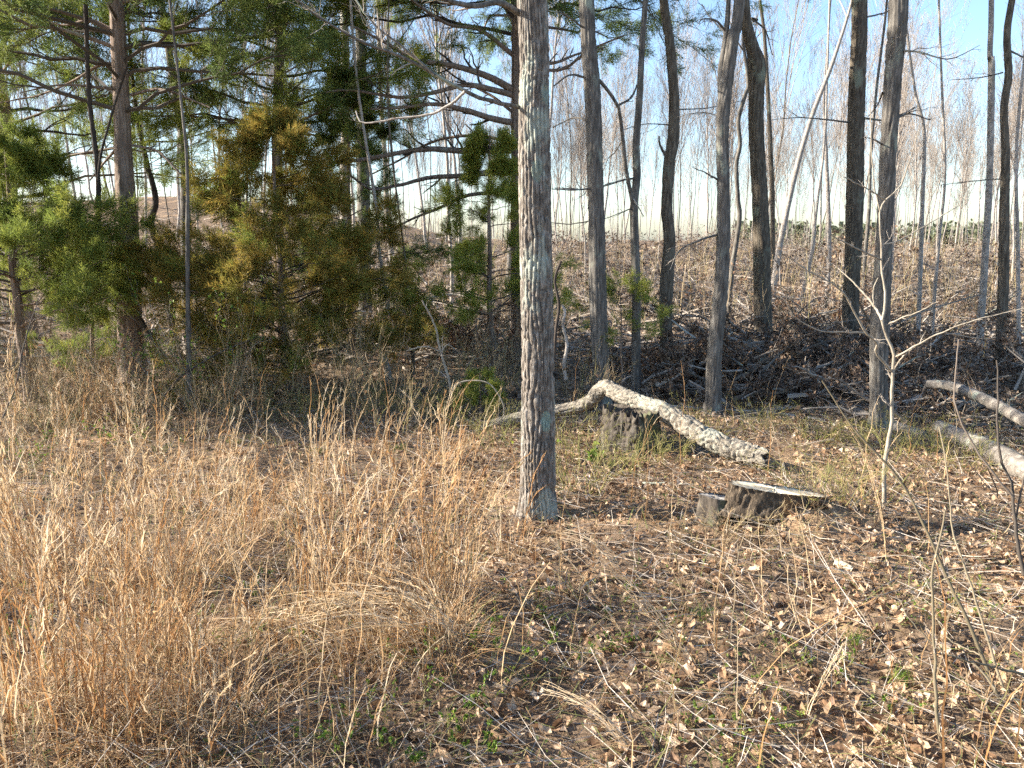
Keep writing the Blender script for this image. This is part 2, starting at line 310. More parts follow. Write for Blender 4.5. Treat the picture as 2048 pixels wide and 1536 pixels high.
def gn_group(mkey):
    if mkey in _GN: return _GN[mkey]
    g = bpy.data.node_groups.new('sprigs_'+mkey, 'GeometryNodeTree'); g.interface.new_socket('Geometry', in_out='INPUT', socket_type='NodeSocketGeometry'); g.interface.new_socket('Geometry', in_out='OUTPUT', socket_type='NodeSocketGeometry')
    N = g.nodes; L = g.links; gi = N.new('NodeGroupInput'); go = N.new('NodeGroupOutput'); jn = N.new('GeometryNodeJoinGeometry')
    for o in SPRIG:
        oi = N.new('GeometryNodeObjectInfo'); oi.inputs['Object'].default_value = o; oi.transform_space = 'ORIGINAL'; sm = N.new('GeometryNodeSetMaterial'); sm.inputs['Material'].default_value = M[mkey]; ti = N.new('GeometryNodeGeometryToInstance')
        L.new(oi.outputs['Geometry'], sm.inputs['Geometry']); L.new(sm.outputs[0], ti.inputs[0]); L.new(ti.outputs[0], jn.inputs[0])
    def na(nm, ty): a = N.new('GeometryNodeInputNamedAttribute'); a.data_type = ty; a.inputs['Name'].default_value = nm; return a.outputs['Attribute']
    ip = N.new('GeometryNodeInstanceOnPoints'); ip.inputs['Pick Instance'].default_value = True; er = N.new('FunctionNodeEulerToRotation'); L.new(na('rot', 'FLOAT_VECTOR'), er.inputs[0])
    L.new(gi.outputs[0], ip.inputs['Points']); L.new(jn.outputs[0], ip.inputs['Instance']); L.new(er.outputs[0], ip.inputs['Rotation']); L.new(na('scl', 'FLOAT'), ip.inputs['Scale']); L.new(ip.outputs[0], go.inputs[0]); _GN[mkey] = g; return g
def foliage(pos, d, size, tint, mkey, parent):
    n = len(pos); Mx = basis(d, U(0, 6.283, n)); sy = np.sqrt(Mx[:, 0, 0]**2+Mx[:, 1, 0]**2); rot = np.stack([np.arctan2(Mx[:, 2, 1], Mx[:, 2, 2]), np.arctan2(-Mx[:, 2, 0], sy), np.arctan2(Mx[:, 1, 0], Mx[:, 0, 0])], -1)
    me = bpy.data.meshes.new('foliage'); me.vertices.add(n); me.vertices.foreach_set('co', (pos-np.asarray(parent.location)).astype(np.float32).ravel())
    a = me.attributes.new('rot', 'FLOAT_VECTOR', 'POINT'); a.data.foreach_set('vector', rot.astype(np.float32).ravel())
    for nm, val in (('scl', size), ('itint', tint)): a = me.attributes.new(nm, 'FLOAT', 'POINT'); a.data.foreach_set('value', np.asarray(val, np.float32))
    me.materials.append(M[mkey]); o = bpy.data.objects.new('foliage', me); sc.collection.objects.link(o); o.parent = parent; o['kind'] = 'stuff'
    md = o.modifiers.new('sprigs', 'NODES'); md.node_group = gn_group(mkey); return o
def scat_many(mb, protos, pos, dirs, size, tint=None, jit=0., roll=None):
    n = len(pos); which = rng.integers(0, len(protos), n); roll = U(0, 6.283, n) if roll is None else roll
    Mx = basis(dirs, roll); size = np.broadcast_to(size, (n,)); tt = U(0, 1, n) if tint is None else np.broadcast_to(tint, (n,))
    for i, p in enumerate(protos):
        k = which == i; scatter(mb, p, pos[k], Mx[k], size[k], tt[k], jit)
    return mb

# ------------------------------------------------------------------ trunks
def trunk_obj(path, rad, m, parent, name='trunk', sides=40, ds=.02, zfine=4.5, amp=.05, cells=.035, flare=.35, seed=1, vs=.10, fl=.12, cap=False):
    """path (n,3)+radii -> bark-displaced tube"""
    pr = np.c_[np.asarray(path), np.asarray(rad)]; L = np.linalg.norm(np.diff(pr[:, :3], axis=0), axis=1).sum()
    s = np.r_[np.arange(0, min(zfine, L), ds), np.arange(min(zfine, L), L, .3), L]; s = np.unique(s)
    q = spline(pr, s/L); P = q[:, :3]; R = q[:, 3]
    T, n1, n2 = frames(P[None]); n1, n2 = n1[0], n2[0]; th = np.linspace(0, 2*math.pi, sides, endpoint=False)
    u = np.broadcast_to(th/(2*math.pi), (len(s), sides)); v = np.broadcast_to(s[:, None], u.shape)
    nu = max(6, int(2*math.pi*R[0]/cells)); uw = u+.5/nu*(vn(u, v/.09, nu, seed+3)-.5)*2
    c = vn(u, v/.5, 4, seed+2); g = vn(u, v/.010, nu*4, seed+5); wv = (vn(u, v/(vs*1.6), max(4, nu//3), seed+7)-.5)*2.0+(vn(u, v/(vs*.5), nu, seed+8)-.5)*.5
    rd = np.abs(np.sin(math.pi*(u*nu+wv))); blk = vn(np.floor(u*nu+wv)/nu+.001, v/(vs*.28), nu, seed+9); crack = sst(np.abs(2*blk-1)/.3)
    d = sst(rd/.75)*(.2+.8*crack)*.75+.2*g+.15*vn(uw, v/(vs*.8), nu*2, seed+1)
    lob = 1+flare*np.exp(-v/fl)*(1+.5*np.sin(th*3+seed)+.35*np.sin(th*5+seed*2))
    RR = R[:, None]*lob*(1+amp*2*(d-.55)+.10*(c-.5))
    V = P[:, None]+RR[..., None]*(np.cos(th)[None, :, None]*n1[:, None]+np.sin(th)[None, :, None]*n2[:, None])
    V[0, :, 2] -= .05
    k = len(s); i = np.arange(k-1)[:, None]*sides; j = np.arange(sides)[None]; j2 = (j+1) % sides
    F = np.stack([i+j, i+j2, i+sides+j2, i+sides+j], -1).reshape(-1, 4); mb = MB().add(V, F)
    return mb.obj(name, m, parent, True)
def pix_path(pts, Y, ext=None, rtop=.35, bend=0.3):
    """pts (px,py,w) from base upward -> world path at depth Y, extended to height ext"""
    P = []; R = []
    for i, (px, py, wp) in enumerate(pts):
        p = at(px, py, Y); P.append(p); R.append(wid(px, py, Y, wp)/2)
    P[0][2] = float(H(P[0][0], Y))
    if ext:
        p = P[-1].copy(); d = nrm(P[-1]-P[-2]); n_ = 5; st = (ext-p[2])/n_
        for i in range(n_):
            d = nrm(d*.75+np.array([0, 0, .35])+rng.normal(0, .05, 3)*np.array([1, 1, 0])); p = p+d*st; P.append(p.copy()); R.append(R[len(pts)-1]*(1-(i+1)/n_*(1-rtop)))
    return np.array(P), np.array(R)
def bare_crown(P, R, parent, nb=9, lo=.5, seed=0, m='twig', lf=.30, twn=(6, 5), bm=None):
    k = 24; q = spline(np.c_[P, R], k)[None]
    B, BR = kids(q[..., :3], q[..., 3], nb, lf, .9, .45, 8, .5, lo, .05, .98, .15, .006)
    for i in range(len(B)): tubes(MB(), B[i:i+1], BR[i:i+1], 6).obj('branch', bm or M['bark2'], parent, True)
    C, CR = kids(B, BR, twn[0], .5, .8, .25, 5, .55, .2, .08); D, DR = kids(C, CR, twn[1], .55, .8, .2, 4, .6, .15, .1)
    mb = MB(); tubes(mb, C, CR, 4); tubes(mb, D, DR, 3); mb.obj('twigs', M[m], parent, kind='stuff')
def branch_px(parent, pts, Y0, Y1, w0, w1, m, k=14, twigs=0, tm='twig', name='branch', tl=.28, mbt=None, sides=6):
    n_ = len(pts); P = []
    for i, (px, py) in enumerate(pts): P.append(at(px, py, Y0+(Y1-Y0)*i/(n_-1)))
    r0 = wid(*pts[0], Y0, w0)/2; r1 = wid(*pts[-1], Y1, w1)/2; P = spline(P, k)
    P[1:-1] += rng.normal(0, .0012+.02*r0, P[1:-1].shape)
    R = np.linspace(r0, r1, k)
    bo = tubes(MB(), P[None], R[None], sides).obj(name, m, parent, True)
    if twigs:
        A, AR = kids(P[None], R[None], twigs, tl, .8, .1, 6, .5, .15, .10); B, BR = kids(A, AR, 4, .5, .8, .1, 4, .6, .2, .12)
        t = mbt or MB(); tubes(t, A, AR, 4); tubes(t, B, BR, 3)
        if mbt is None: t.obj('twigs', M[tm], bo, kind='stuff')
    return P, R

# main oak -------------------------------------------------------
TREES = {}
def bare_tree(key, name, label, pts, m, Y=None, ext=12., sides=40, ds=.02, amp=.06, flare=.3, nb=8, seed=1, cells=.03, crown=True, group=None, zf=4.2, tw=(5, 4)):
    if Y is None: Y = ground_at(pts[0][0], pts[0][1])[1]
    P, R = pix_path(pts, Y, ext); t = thing(name, label, 'tree', P[0], group)
    trunk_obj(P, R, m, t, sides=sides, ds=ds, amp=amp, flare=flare, seed=seed, cells=cells, zfine=zf, vs=.2)
    if crown:
        hi = np.argmax(P[:, 2] > min(4.5, ext*.55)); lo = max(.3, hi/len(P))
        bare_crown(P, R, t, nb, .55, twn=tw, bm=m)
    TREES[key] = (t, P, R, Y); return t
T1Y = ground_at(1075, 1030)[1]
p0 = at(1076, 1030, T1Y); pl = at(1092, 838, T1Y); r1 = wid(1076, 838, T1Y, 31)
patch = [((float(pl[0]-p0[0]), -r1, float(pl[2]-H(p0[0], T1Y))), .03, (.24, .30, .25)), ((float(-.02), -r1*.9, 1.95), .03, (.24, .27, .22)), ((.035, -r1*.8, 2.35), .03, (.24, .27, .22))]
M['oak'] = barkmat('oak_bark', (.06, .05, .042), (.17, .145, .12), (.40, .365, .32), 55, (.34, .36, .30), .53, (1, 1, .3), 1., .012, patch=patch)
bare_tree('T1', 'oak_tree', 'largest bare oak with furrowed grey bark and lichen patches, nearest tree at centre',
          [(1076, 1030, 64), (1076, 960, 63), (1076, 800, 61), (1074, 600, 61), (1070, 400, 59), (1068, 200, 57), (1064, 0, 56)], M['oak'], T1Y, 13, 130, .013, .11, .22, 8, 5, .024)
t1 = TREES['T1'][0]
for pts, d, w0, w1, tw in [([(1042, 28), (1000, 6), (950, 12), (900, 2), (850, -12), (760, -20)], -.5, 13, 6, 5),
                           ([(1042, 215), (985, 203), (930, 183), (870, 150), (800, 112), (720, 82), (640, 35), (590, -5)], -1.0, 9, 3, 8),
                           ([(930, 183), (905, 205), (862, 228), (800, 236), (728, 246), (712, 222)], -.3, 6, 3, 4),
                           ([(870, 150), (800, 90), (760, 60), (725, 20), (700, -20)], -.5, 6, 3, 6)]:
    branch_px(t1, pts, T1Y-(0 if pts[0][0] == 1042 else .5), T1Y+d, w0, w1, M['pale'] if pts[0][0] == 930 else M['bark2'], 20, tw, 'twigpale', tl=.22)
# other standing trees -------------------------------------------
bare_tree('T2', 'tree', 'straight grey-barked tree standing behind the kink of the curved fallen log',
          [(1205, 840, 36), (1202, 750, 33), (1196, 600, 32), (1192, 400, 31), (1185, 200, 30), (1173, 0, 29)], M['bark2'], 7.6, 13, 56, .03, .10, .25, 7, 11, .032)
bare_tree('T3', 'tree', 'thin forked tree with low side branch, between the two grey trunks',
          [(1272, 792, 19), (1272, 700, 18), (1272, 560, 17), (1268, 420, 16), (1274, 350, 15), (1272, 290, 14), (1279, 200, 13), (1284, 100, 12), (1291, 0, 11)], M['bark2'], 8.2, 11, 24, .04, .05, .2, 6, 12)
bare_tree('T4', 'tree', 'crooked snaking brown-grey trunk with a snapped twig stub on its side',
          [(1334, 765, 26), (1332, 650, 24), (1333, 570, 25), (1339, 480, 22), (1334, 420, 21), (1338, 330, 21), (1346, 280, 22), (1348, 200, 19), (1340, 90, 18), (1327, 0, 17)], M['bark3'], 9.4, 12, 36, .04, .10, .2, 6, 13, .025)
bare_tree('T5', 'tree', 'grey tree forking into two stems high up, standing over the brush',
          [(1425, 838, 30), (1430, 700, 28), (1440, 600, 27), (1446, 500, 25), (1447, 400, 24), (1445, 300, 24), (1447, 220, 25), (1456, 146, 24), (1467, 73, 22), (1479, 0, 20)], M['bark2'], 7.3, 12, 44, .03, .10, .25, 6, 14, .032)
bare_tree('T6', 'tree', 'brown-grey tree with a knobby bulge where a limb was lost',
          [(1527, 712, 36), (1526, 620, 33), (1523, 500, 32), (1519, 380, 29), (1512, 260, 28), (1513, 180, 28), (1514, 132, 33), (1505, 95, 24), (1496, 60, 22), (1488, 0, 19)], M['bark3'], 11, 14, 44, .04, .10, .2, 7, 15, .025)
bare_tree('T7', 'tree', 'dark straight trunk left of the pair on the right side',
          [(1700, 712, 32), (1702, 600, 30), (1707, 480, 30), (1710, 365, 32), (1712, 250, 31), (1716, 130, 29), (1719, 0, 28)], M['bark3'], 11, 14, 44, .04, .10, .2, 7, 16, .025)
bare_tree('T8', 'tree', 'dark right-leaning trunk of the pair, just behind the pale forked sapling',
          [(1757, 868, 38), (1757, 800, 31), (1758, 700, 33), (1762, 600, 34), (1769, 475, 29), (1774, 365, 29), (1782, 220, 31), (1789, 120, 32), (1797, 0, 35)], M['bark2'], 6.7, 13, 52, .03, .10, .35, 7, 17, .032)
bare_tree('T9', 'tree', 'pale slim trunk with a small elbow near the right edge',
          [(1955, 748, 15), (1961, 650, 14), (1968, 550, 13), (1974, 450, 13), (1980, 320, 12), (1983, 130, 13), (1980, 110, 10), (1983, 0, 10)], M['pale'], 10.2, 11, 22, .05, .04, .15, 6, 18)
bare_tree('T10', 'tree', 'wavy brown trunk closest to the right edge',
          [(1998, 765, 21), (2002, 670, 19), (2007, 560, 19), (2009, 420, 18), (2011, 300, 15), (2008, 219, 14), (2017, 150, 14), (2014, 73, 13), (2024, 0, 12)], M['bark3'], 9.6, 11, 28, .04, .06, .15, 6, 19)
bare_tree('T11', 'tree', 'slender crooked tree squeezed between the forked trunk and the bulged trunk',
          [(1455, 640, 10), (1463, 550, 10), (1479, 440, 9), (1476, 400, 9), (1473, 330, 8), (1480, 290, 8), (1477, 240, 8), (1490, 190, 8), (1497, 165, 7), (1487, 90, 6), (1486, 60, 5)], M['bark2'], 14, 6.6, 14, .06, .04, .1, 4, 20)
bare_tree('T12', 'tree', 'thin dark upright tree just right of the bulged trunk',
          [(1548, 560, 10), (1545, 400, 9), (1541, 300, 9), (1536, 190, 8), (1528, 60, 7), (1522, 20, 6)], M['bark3'], 20, 14, 12, .1, .04, .1, 7, 21)
bare_tree('T13', 'tree', 'pale thin tree leaning strongly to the right behind the dark pair',
          [(1542, 612, 13), (1553, 530, 12), (1570, 440, 11), (1595, 330, 10), (1625, 230, 9), (1660, 140, 8), (1690, 50, 6), (1704, 0, 5)], M['pale'], 19, 11, 14, .1, .03, .1, 8, 22)
for k, (lab, pts, Y, m) in enumerate([
    ('pale thin stem right of the dark pair, the nearer of two', [(1833, 725, 9), (1840, 560, 8), (1845, 400, 8), (1848, 260, 6), (1830, 180, 5)], 11.2, 'pale'),
    ('second pale thin stem right of the dark pair, slightly thinner', [(1860, 718, 8), (1868, 600, 7), (1878, 480, 6), (1890, 350, 5)], 11.5, 'pale'),
    ('thin grey stem at the very right edge beyond the wavy trunk', [(2034, 800, 9), (2037, 650, 8), (2036, 500, 7), (2033, 300, 6)], 9.0, 'pale'),
    ('pale thin stem left of the dark straight trunk', [(1656, 590, 10), (1658, 500, 9), (1657, 420, 8), (1652, 300, 7), (1648, 200, 5)], 22, 'pale'),
    ('grey thin stem hidden behind the dark straight trunk', [(1728, 620, 8), (1730, 520, 8), (1738, 420, 7), (1742, 300, 6)], 19, 'bark2'),
    ('short pale leaning pole left of the thin stems on the slope', [(1598, 612, 8), (1612, 560, 8), (1626, 490, 7), (1632, 430, 5)], 20, 'pale'),
    ('blue-grey thin trunk right of the big left cedar', [(372, 610, 22), (372, 480, 20), (368, 300, 17), (352, 200, 15), (332, 60, 13), (322, 0, 12)], 14, 'bark2'),
    ('curved dark thin trunk bowed like a bow beside the big left cedar', [(346, 625, 17), (328, 525, 15), (314, 485, 14), (301, 448, 14), (311, 405, 12), (306, 370, 11), (294, 328, 10), (273, 222, 8), (262, 120, 6)], 11, 'vine'),
    ('pale smooth slim trunk with crook under the dark cedar shade', [(780, 765, 12), (766, 700, 11), (765, 668, 11), (773, 640, 11), (774, 600, 10), (766, 555, 9), (757, 494, 8), (750, 400, 6)], 9.2, 'pale'),
    ('slim dark straight stem right of the crooked pale trunk', [(826, 765, 8), (825, 660, 7), (813, 580, 6), (808, 500, 4)], 9.2, 'bark3'),
    ('grey trunk standing behind the bronze cedar', [(688, 590, 24), (690, 480, 22), (690, 360, 20), (692, 240, 18), (690, 100, 16), (688, 0, 15)], 16, 'pale'),
    ('grey trunk half hidden in dark cedar foliage, left of the cedar limbs', [(728, 560, 26), (727, 400, 25), (725, 260, 24), (722, 120, 22), (722, 0, 20)], 15, 'bark2'),
    ('thin grey sapling trunk rising in front of the left cedar foliage', [(378, 838, 13), (378, 720, 11), (376, 620, 9), (375, 480, 8), (374, 330, 6), (362, 200, 5)], 7.4, 'bark2')]):
    bare_tree('S%d' % k, 'slender_tree', lab, pts, M[m], Y, min(12, 6+Y*.25), 14, .06, .04, .15, 6, 30+k, tw=(4, 3), zf=6)
# visible twig-branches of the near bare trees
for key, pts, d, w0, w1, tw in [('T2', [(1172, 155), (1140, 150), (1108, 172)], -.3, 5, 3, 3), ('T2', [(1172, 60), (1130, 30), (1090, 20)], -.4, 4, 2, 4), ('T2', [(1180, 245), (1150, 235), (1105, 255)], .3, 4, 2, 4),
        ('T2', [(1190, 375), (1150, 380), (1104, 378)], -.3, 4, 2, 4), ('T2', [(1193, 440), (1140, 448), (1100, 445)], .2, 3, 2, 3), ('T2', [(1198, 160), (1215, 180), (1236, 212), (1244, 260), (1252, 340), (1266, 410)], .4, 7, 9, 2),
        ('T3', [(1276, 355), (1240, 362), (1180, 378), (1110, 376)], -.2, 5, 2, 5), ('T3', [(1267, 415), (1230, 430), (1200, 440)], -.3, 3, 1, 3), ('T3', [(1236, 212), (1262, 195), (1274, 170)], .2, 5, 4, 1),
        ('T4', [(1330, 310), (1320, 290), (1318, 272)], -.1, 7, 3, 0), ('T4', [(1345, 220), (1420, 215), (1490, 200)], .8, 3, 1, 5), ('T4', [(1343, 250), (1290, 248), (1240, 262)], .6, 3, 1, 4),
        ('T5', [(1443, 200), (1441, 160), (1446, 110), (1453, 60), (1457, 0), (1462, -60)], .1, 14, 8, 3), ('T5', [(1450, 60), (1430, 40), (1405, 38), (1398, 48)], -.3, 5, 2, 5), ('T5', [(1440, 232), (1400, 225), (1350, 235)], .4, 3, 1, 4),
        ('T5', [(1437, 360), (1410, 345), (1385, 335)], -.3, 4, 1, 4), ('T5', [(1433, 470), (1400, 480), (1360, 500), (1340, 540)], -.3, 5, 2, 6),
        ('T6', [(1515, 40), (1500, 36), (1530, 60), (1545, 110)], .4, 5, 2, 4), ('T7', [(1700, 245), (1660, 240), (1600, 235), (1540, 240)], -.6, 4, 1, 6), ('T7', [(1731, 35), (1770, 25), (1800, 10)], .3, 4, 2, 4), ('T7', [(1722, 235), (1760, 240), (1800, 230), (1830, 215)], -.5, 5, 2, 5),
        ('T8', [(1793, 100), (1840, 105), (1900, 118), (1960, 90)], -.5, 5, 1, 7), ('T8', [(1767, 290), (1745, 278), (1725, 275)], -.2, 4, 1, 3), ('T8', [(1785, 240), (1820, 228), (1860, 240)], .4, 5, 2, 5), ('T8', [(1775, 130), (1790, 70), (1815, 30)], -.4, 3, 1, 3),
        ('T8', [(1765, 185), (1755, 210), (1730, 240)], .3, 4, 1, 4), ('T10', [(2006, 145), (1960, 155), (1900, 160)], .4, 3, 1, 5), ('T10', [(2000, 358), (1950, 362), (1880, 370)], .5, 3, 1, 5), ('T10', [(2018, 100), (2048, 115), (2090, 130)], .3, 4, 1, 4)]:
    t, P_, R_, Yt = TREES[key]; branch_px(t, pts, Yt, Yt+d, w0, w1, M['bark2'], 12, tw, 'twig', tl=.35)

# ------------------------------------------------------------------ cedars
def cedar(label, base, h, r, limbs, mats, foliage_z=(.3, 1.), crownR=1.5, nl=40, sub=7, tw=5, spr=2, size=.16, px_limbs=(), trunk_pts=None, Y=None, droop=.12, seed=0, up=.15, tsh=None, nlimb_obj=10, sz=None, minr=.004, amp=.06):
    if trunk_pts is not None: P, R = pix_path(trunk_pts, Y, h, .3)
    else:
        base = np.array([base[0], base[1], float(H(base[0], base[1]))]); k = 9; t_ = np.linspace(0, 1, k)
        P = base+np.c_[np.cumsum(rng.normal(0, .02*h/4, (k, 2)), 0), t_*h]; P[0] = base; R = r*(1-.88*t_)
    t = thing('cedar_tree', label, 'cedar tree', P[0])
    trunk_obj(P, R, M['cedar'], t, sides=44 if r > .05 else 16, ds=.025 if r > .05 else .06, amp=amp, flare=.3, seed=50+seed, cells=.02, vs=.3)
    q = spline(np.c_[P, R], 60); zz = q[:, 2]-q[0, 2]; H_ = zz[-1]
    f = U(foliage_z[0], foliage_z[1], nl); f.sort(); idx = np.clip((f*59).astype(int), 0, 58); st = q[idx, :3]; az = np.arange(nl)*2.39996+U(-.5, .5, nl)+seed
    prof = np.interp(f, [0, .12, .35, .7, 1], [.75, 1., 1., .62, .12]) if limbs is None else np.interp(f, *limbs)
    Lb = crownR*prof*U(.7, 1.2, nl); tt = np.linspace(0, 1, 9); out = np.c_[np.cos(az), np.sin(az), np.zeros(nl)]
    zc = Lb[:, None]*(up*tt[None]*2-droop*2*(tt**2)[None]+.12*(tt**4)[None])
    B = st[:, None]+out[:, None]*Lb[:, None, None]*tt[None, :, None]; B[..., 2] += zc
    B[:, 1:] += np.cumsum(rng.normal(0, .02, (nl, 8, 3)), 1)*Lb[:, None, None]
    BR = np.maximum(q[idx, 3][:, None]*.32, .004)*np.linspace(1, .25, 9)
    for i in np.linspace(0, nl-1, nlimb_obj).astype(int): tubes(MB(), B[i:i+1], BR[i:i+1], 6).obj('branch', M['cedar'], t, True)
    keep = np.ones(nl, bool); keep[np.linspace(0, nl-1, nlimb_obj).astype(int)] = False
    C, CR = kids(B, BR, sub, .42, .75, .12, 5, .5, .25, .08); D, DR = kids(C, CR, tw, .5, .7, .15, 3, .6, .15, .10)
    tm = MB(); tubes(tm, B[keep], BR[keep], 4); tubes(tm, C, CR, 3); tubes(tm, D, DR, 3); tm.obj('twigs', M['twigdark'], t, kind='stuff')
    AP = []; AD = []; AT = []
    for A, ns in ((C, spr), (D, spr)):
        n_ = len(A); s = U(.25, 1, (n_, ns))*(A.shape[1]-1); i = np.minimum(s.astype(int), A.shape[1]-2); fr = (s-i)[..., None]; rr = np.arange(n_)[:, None]
        pos = (A[rr, i]*(1-fr)+A[rr, i+1]*fr).reshape(-1, 3); d = nrm((A[rr, i+1]-A[rr, i]).reshape(-1, 3)); d = nrm(d+.35*rand_dir(len(d))+np.array([0, 0, .05])); AP.append(pos); AD.append(d); AT.append(np.clip(np.repeat(U(.1, .9, n_), ns)+U(-.2, .2, len(pos)), 0, 1))
    AP = np.vstack(AP); foliage(AP, np.vstack(AD), size*U(.7, 1.35, len(AP)), np.concatenate(AT), mats, t)
    lm = MB()
    for pts, dY, w0, w1 in px_limbs:
        branch_px(t, pts, Y, Y+dY, w0, w1, M['cedar'], 16, 9, 'twigdark', tl=.16, mbt=lm)
    if px_limbs: lm.obj('twigs', M['twigdark'], t, kind='stuff')
    return t, P, R
make_sprigs()
# big cedar on the left
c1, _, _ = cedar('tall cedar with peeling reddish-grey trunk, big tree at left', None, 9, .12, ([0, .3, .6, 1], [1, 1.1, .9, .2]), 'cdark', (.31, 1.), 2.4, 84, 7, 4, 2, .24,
    [([(240, 135), (200, 130), (150, 160), (80, 190), (0, 205)], .6, 7, 2), ([(245, 180), (200, 175), (120, 170), (40, 185)], -.5, 8, 2), ([(235, 65), (180, 40), (120, 50), (40, 10)], .3, 7, 2), ([(262, 190), (300, 180), (340, 182), (420, 215)], -.4, 7, 3), ([(258, 20), (300, -10), (340, -20)], .5, 8, 3), ([(262, 290), (310, 300), (335, 320), (380, 370)], -.3, 6, 3), ([(238, 290), (205, 330), (180, 360)], .3, 6, 3)],
    [(270, 775, 54), (263, 700, 47), (258, 600, 44), (257, 500, 41), (252, 400, 36), (247, 300, 32), (243, 200, 29), (238, 100, 28), (232, 0, 26)], 8.7, .10, 1)
# cedar hidden behind the main oak, long bare lower limbs reaching left
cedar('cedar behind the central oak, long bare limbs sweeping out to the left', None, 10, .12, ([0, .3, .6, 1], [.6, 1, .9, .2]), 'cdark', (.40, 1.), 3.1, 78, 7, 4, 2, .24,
    [([(1026, 300), (980, 300), (930, 303), (860, 298), (800, 305), (720, 320), (640, 325), (600, 322)], -1.0, 16, 5), ([(1026, 345), (980, 345), (930, 352), (860, 355), (790, 372), (740, 378), (700, 350)], -.9, 15, 4), ([(1026, 370), (985, 385), (930, 392), (870, 420), (820, 440), (760, 475)], -.8, 11, 3),
     ([(1026, 245), (980, 236), (930, 220), (870, 208), (800, 215), (740, 218)], -.9, 14, 4), ([(1026, 190), (980, 178), (930, 170), (870, 185), (800, 195), (700, 180), (620, 190)], -1.2, 13, 3), ([(1026, 180), (970, 150), (900, 130), (830, 120), (780, 90), (700, 50)], -1, 15, 4), ([(1026, 285), (960, 272), (900, 275), (850, 290), (800, 320), (740, 350)], .7, 8, 3),
     ([(1046, 130), (1110, 125), (1150, 110), (1210, 95)], .5, 9, 3), ([(1046, 130), (1120, 140), (1180, 100), (1250, 70)], -.3, 8, 3), ([(1026, 110), (960, 60), (900, 50), (850, 20), (800, -20)], -.5, 10, 4), ([(1026, 225), (980, 190), (920, 160), (880, 130)], .6, 7, 3)],
    [(1040, 790, 40), (1038, 600, 32), (1036, 400, 28), (1036, 200, 26), (1034, 0, 24)], 10.5, .12, 2)
cedar('dense dark green cedar between the left cedar and the limbed cedar', (-3.05, 10.6), 8.6, .09, None, 'cgreen', (.33, 1.), 2.0, 72, 7, 4, 2, .23, seed=3)
cedar('bronze-tinged bushy young cedar, centre-left', at(575, 760, 8.4)[:2], 2.75, .05, ([0, .15, .4, .8, 1], [.8, 1, 1., .5, .1]), 'cbronze', (.08, .99), 1.25, 66, 6, 4, 2, .19, seed=4, droop=.1)
cedar('yellow-green young cedar just left of the central oak', at(985, 770, 9.6)[:2], 2.9, .045, ([0, .2, .5, .8, 1], [.6, 1, .7, .3, .08]), 'clime', (.25, 1.), 1.05, 34, 5, 4, 2, .16, seed=5)
cedar('bushy green cedar at the left edge of the view', at(60, 760, 8.0)[:2], 2.6, .06, ([0, .2, .5, .8, 1], [.6, 1, 1, .5, .1]), 'cgreen', (.22, 1.), 1.2, 46, 6, 4, 2, .19, seed=6)
cedar('tall green cedar at far left behind the edge cedar', (-6.9, 11.5), 8.5, .11, None, 'cgreen', (.25, 1.), 2.8, 72, 7, 4, 2, .25, seed=7)
cedar('tiny lime-green cedar seedling beside the straight grey tree', at(1245, 790, 7.9)[:2], 1.25, .014, ([0, .5, .7, 1], [.4, 1, 1, .3]), 'clime', (.5, 1.), .45, 18, 4, 3, 1, .10, seed=8)
cedar('low green cedar sprig under the looping vine', at(960, 835, 7.2)[:2], .42, .01, None, 'clime', (.2, 1.), .25, 14, 4, 3, 2, .08, seed=9)
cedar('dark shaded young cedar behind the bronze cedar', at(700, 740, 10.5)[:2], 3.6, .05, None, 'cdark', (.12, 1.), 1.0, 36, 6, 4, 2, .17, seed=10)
cedar('small green cedar low at the foot of the left cedar', at(190, 750, 9.5)[:2], 1.3, .03, None, 'cgreen', (.1, 1.), .6, 30, 6, 4, 2, .12, seed=12)

# vines -----------------------------------------------------------
def vine(label, pts, Y0, Y1, w0, w1, m, k=40, cat='vine', name='vine'):
    P = spline([at(px, py, Y0+(Y1-Y0)*i/(len(pts)-1)) for i, (px, py) in enumerate(pts)], k); R = np.linspace(wid(*pts[0], Y0, w0)/2, wid(*pts[-1], Y1, w1)/2, k)*(1+.12*np.sin(np.arange(k)*2.1))
    return tag(tubes(MB(), P[None], R[None], 8).obj(name, m, None, True), label, cat)
vine('thick dark vine hanging left of the big cedar and crossing its trunk', [(171, 10), (178, 191), (190, 290), (197, 376), (198, 490), (214, 516), (240, 529), (260, 556), (270, 614), (290, 655), (310, 682), (330, 720)], 8.45, 8.35, 9, 11, M['vine'], 60)
vine('thin dark vine running diagonally up to the left cedar trunk', [(120, 440), (160, 490), (200, 540), (238, 560)], 8.4, 8.6, 5, 6, M['vine'])
vine('thin vine climbing beside the left cedar trunk', [(255, 130), (235, 190), (215, 260), (200, 320), (192, 420)], 8.4, 8.4, 5, 5, M['vine'])
vine('pale vine curled into an open loop left of the central oak', [(900, 790), (914, 768), (942, 761), (976, 766), (996, 788), (1008, 816), (1003, 838), (976, 853), (945, 862), (912, 850)], 6.6, 6.5, 3, 2, M['sapling'])
vine('dark dead stem leaning along the right side of the central oak', [(1108, 720), (1112, 660), (1118, 610), (1110, 560), (1122, 522)], 5.0, 5.0, 7, 5, M['vine'], cat='stem', name='leaning_pole')
vine('pale crooked stick standing right of the central oak', [(1132, 760), (1128, 730), (1134, 690), (1126, 650), (1130, 625), (1124, 610)], 7.5, 7.5, 8, 5, M['pale'], cat='stick', name='dead_stick')
vine('dark thin dead branch slanting over the undergrowth near the left cedar', [(330, 790), (360, 755), (400, 728), (450, 700), (515, 675)], 7.0, 7.2, 5, 3, M['twigdark'], cat='branch', name='dead_branch')

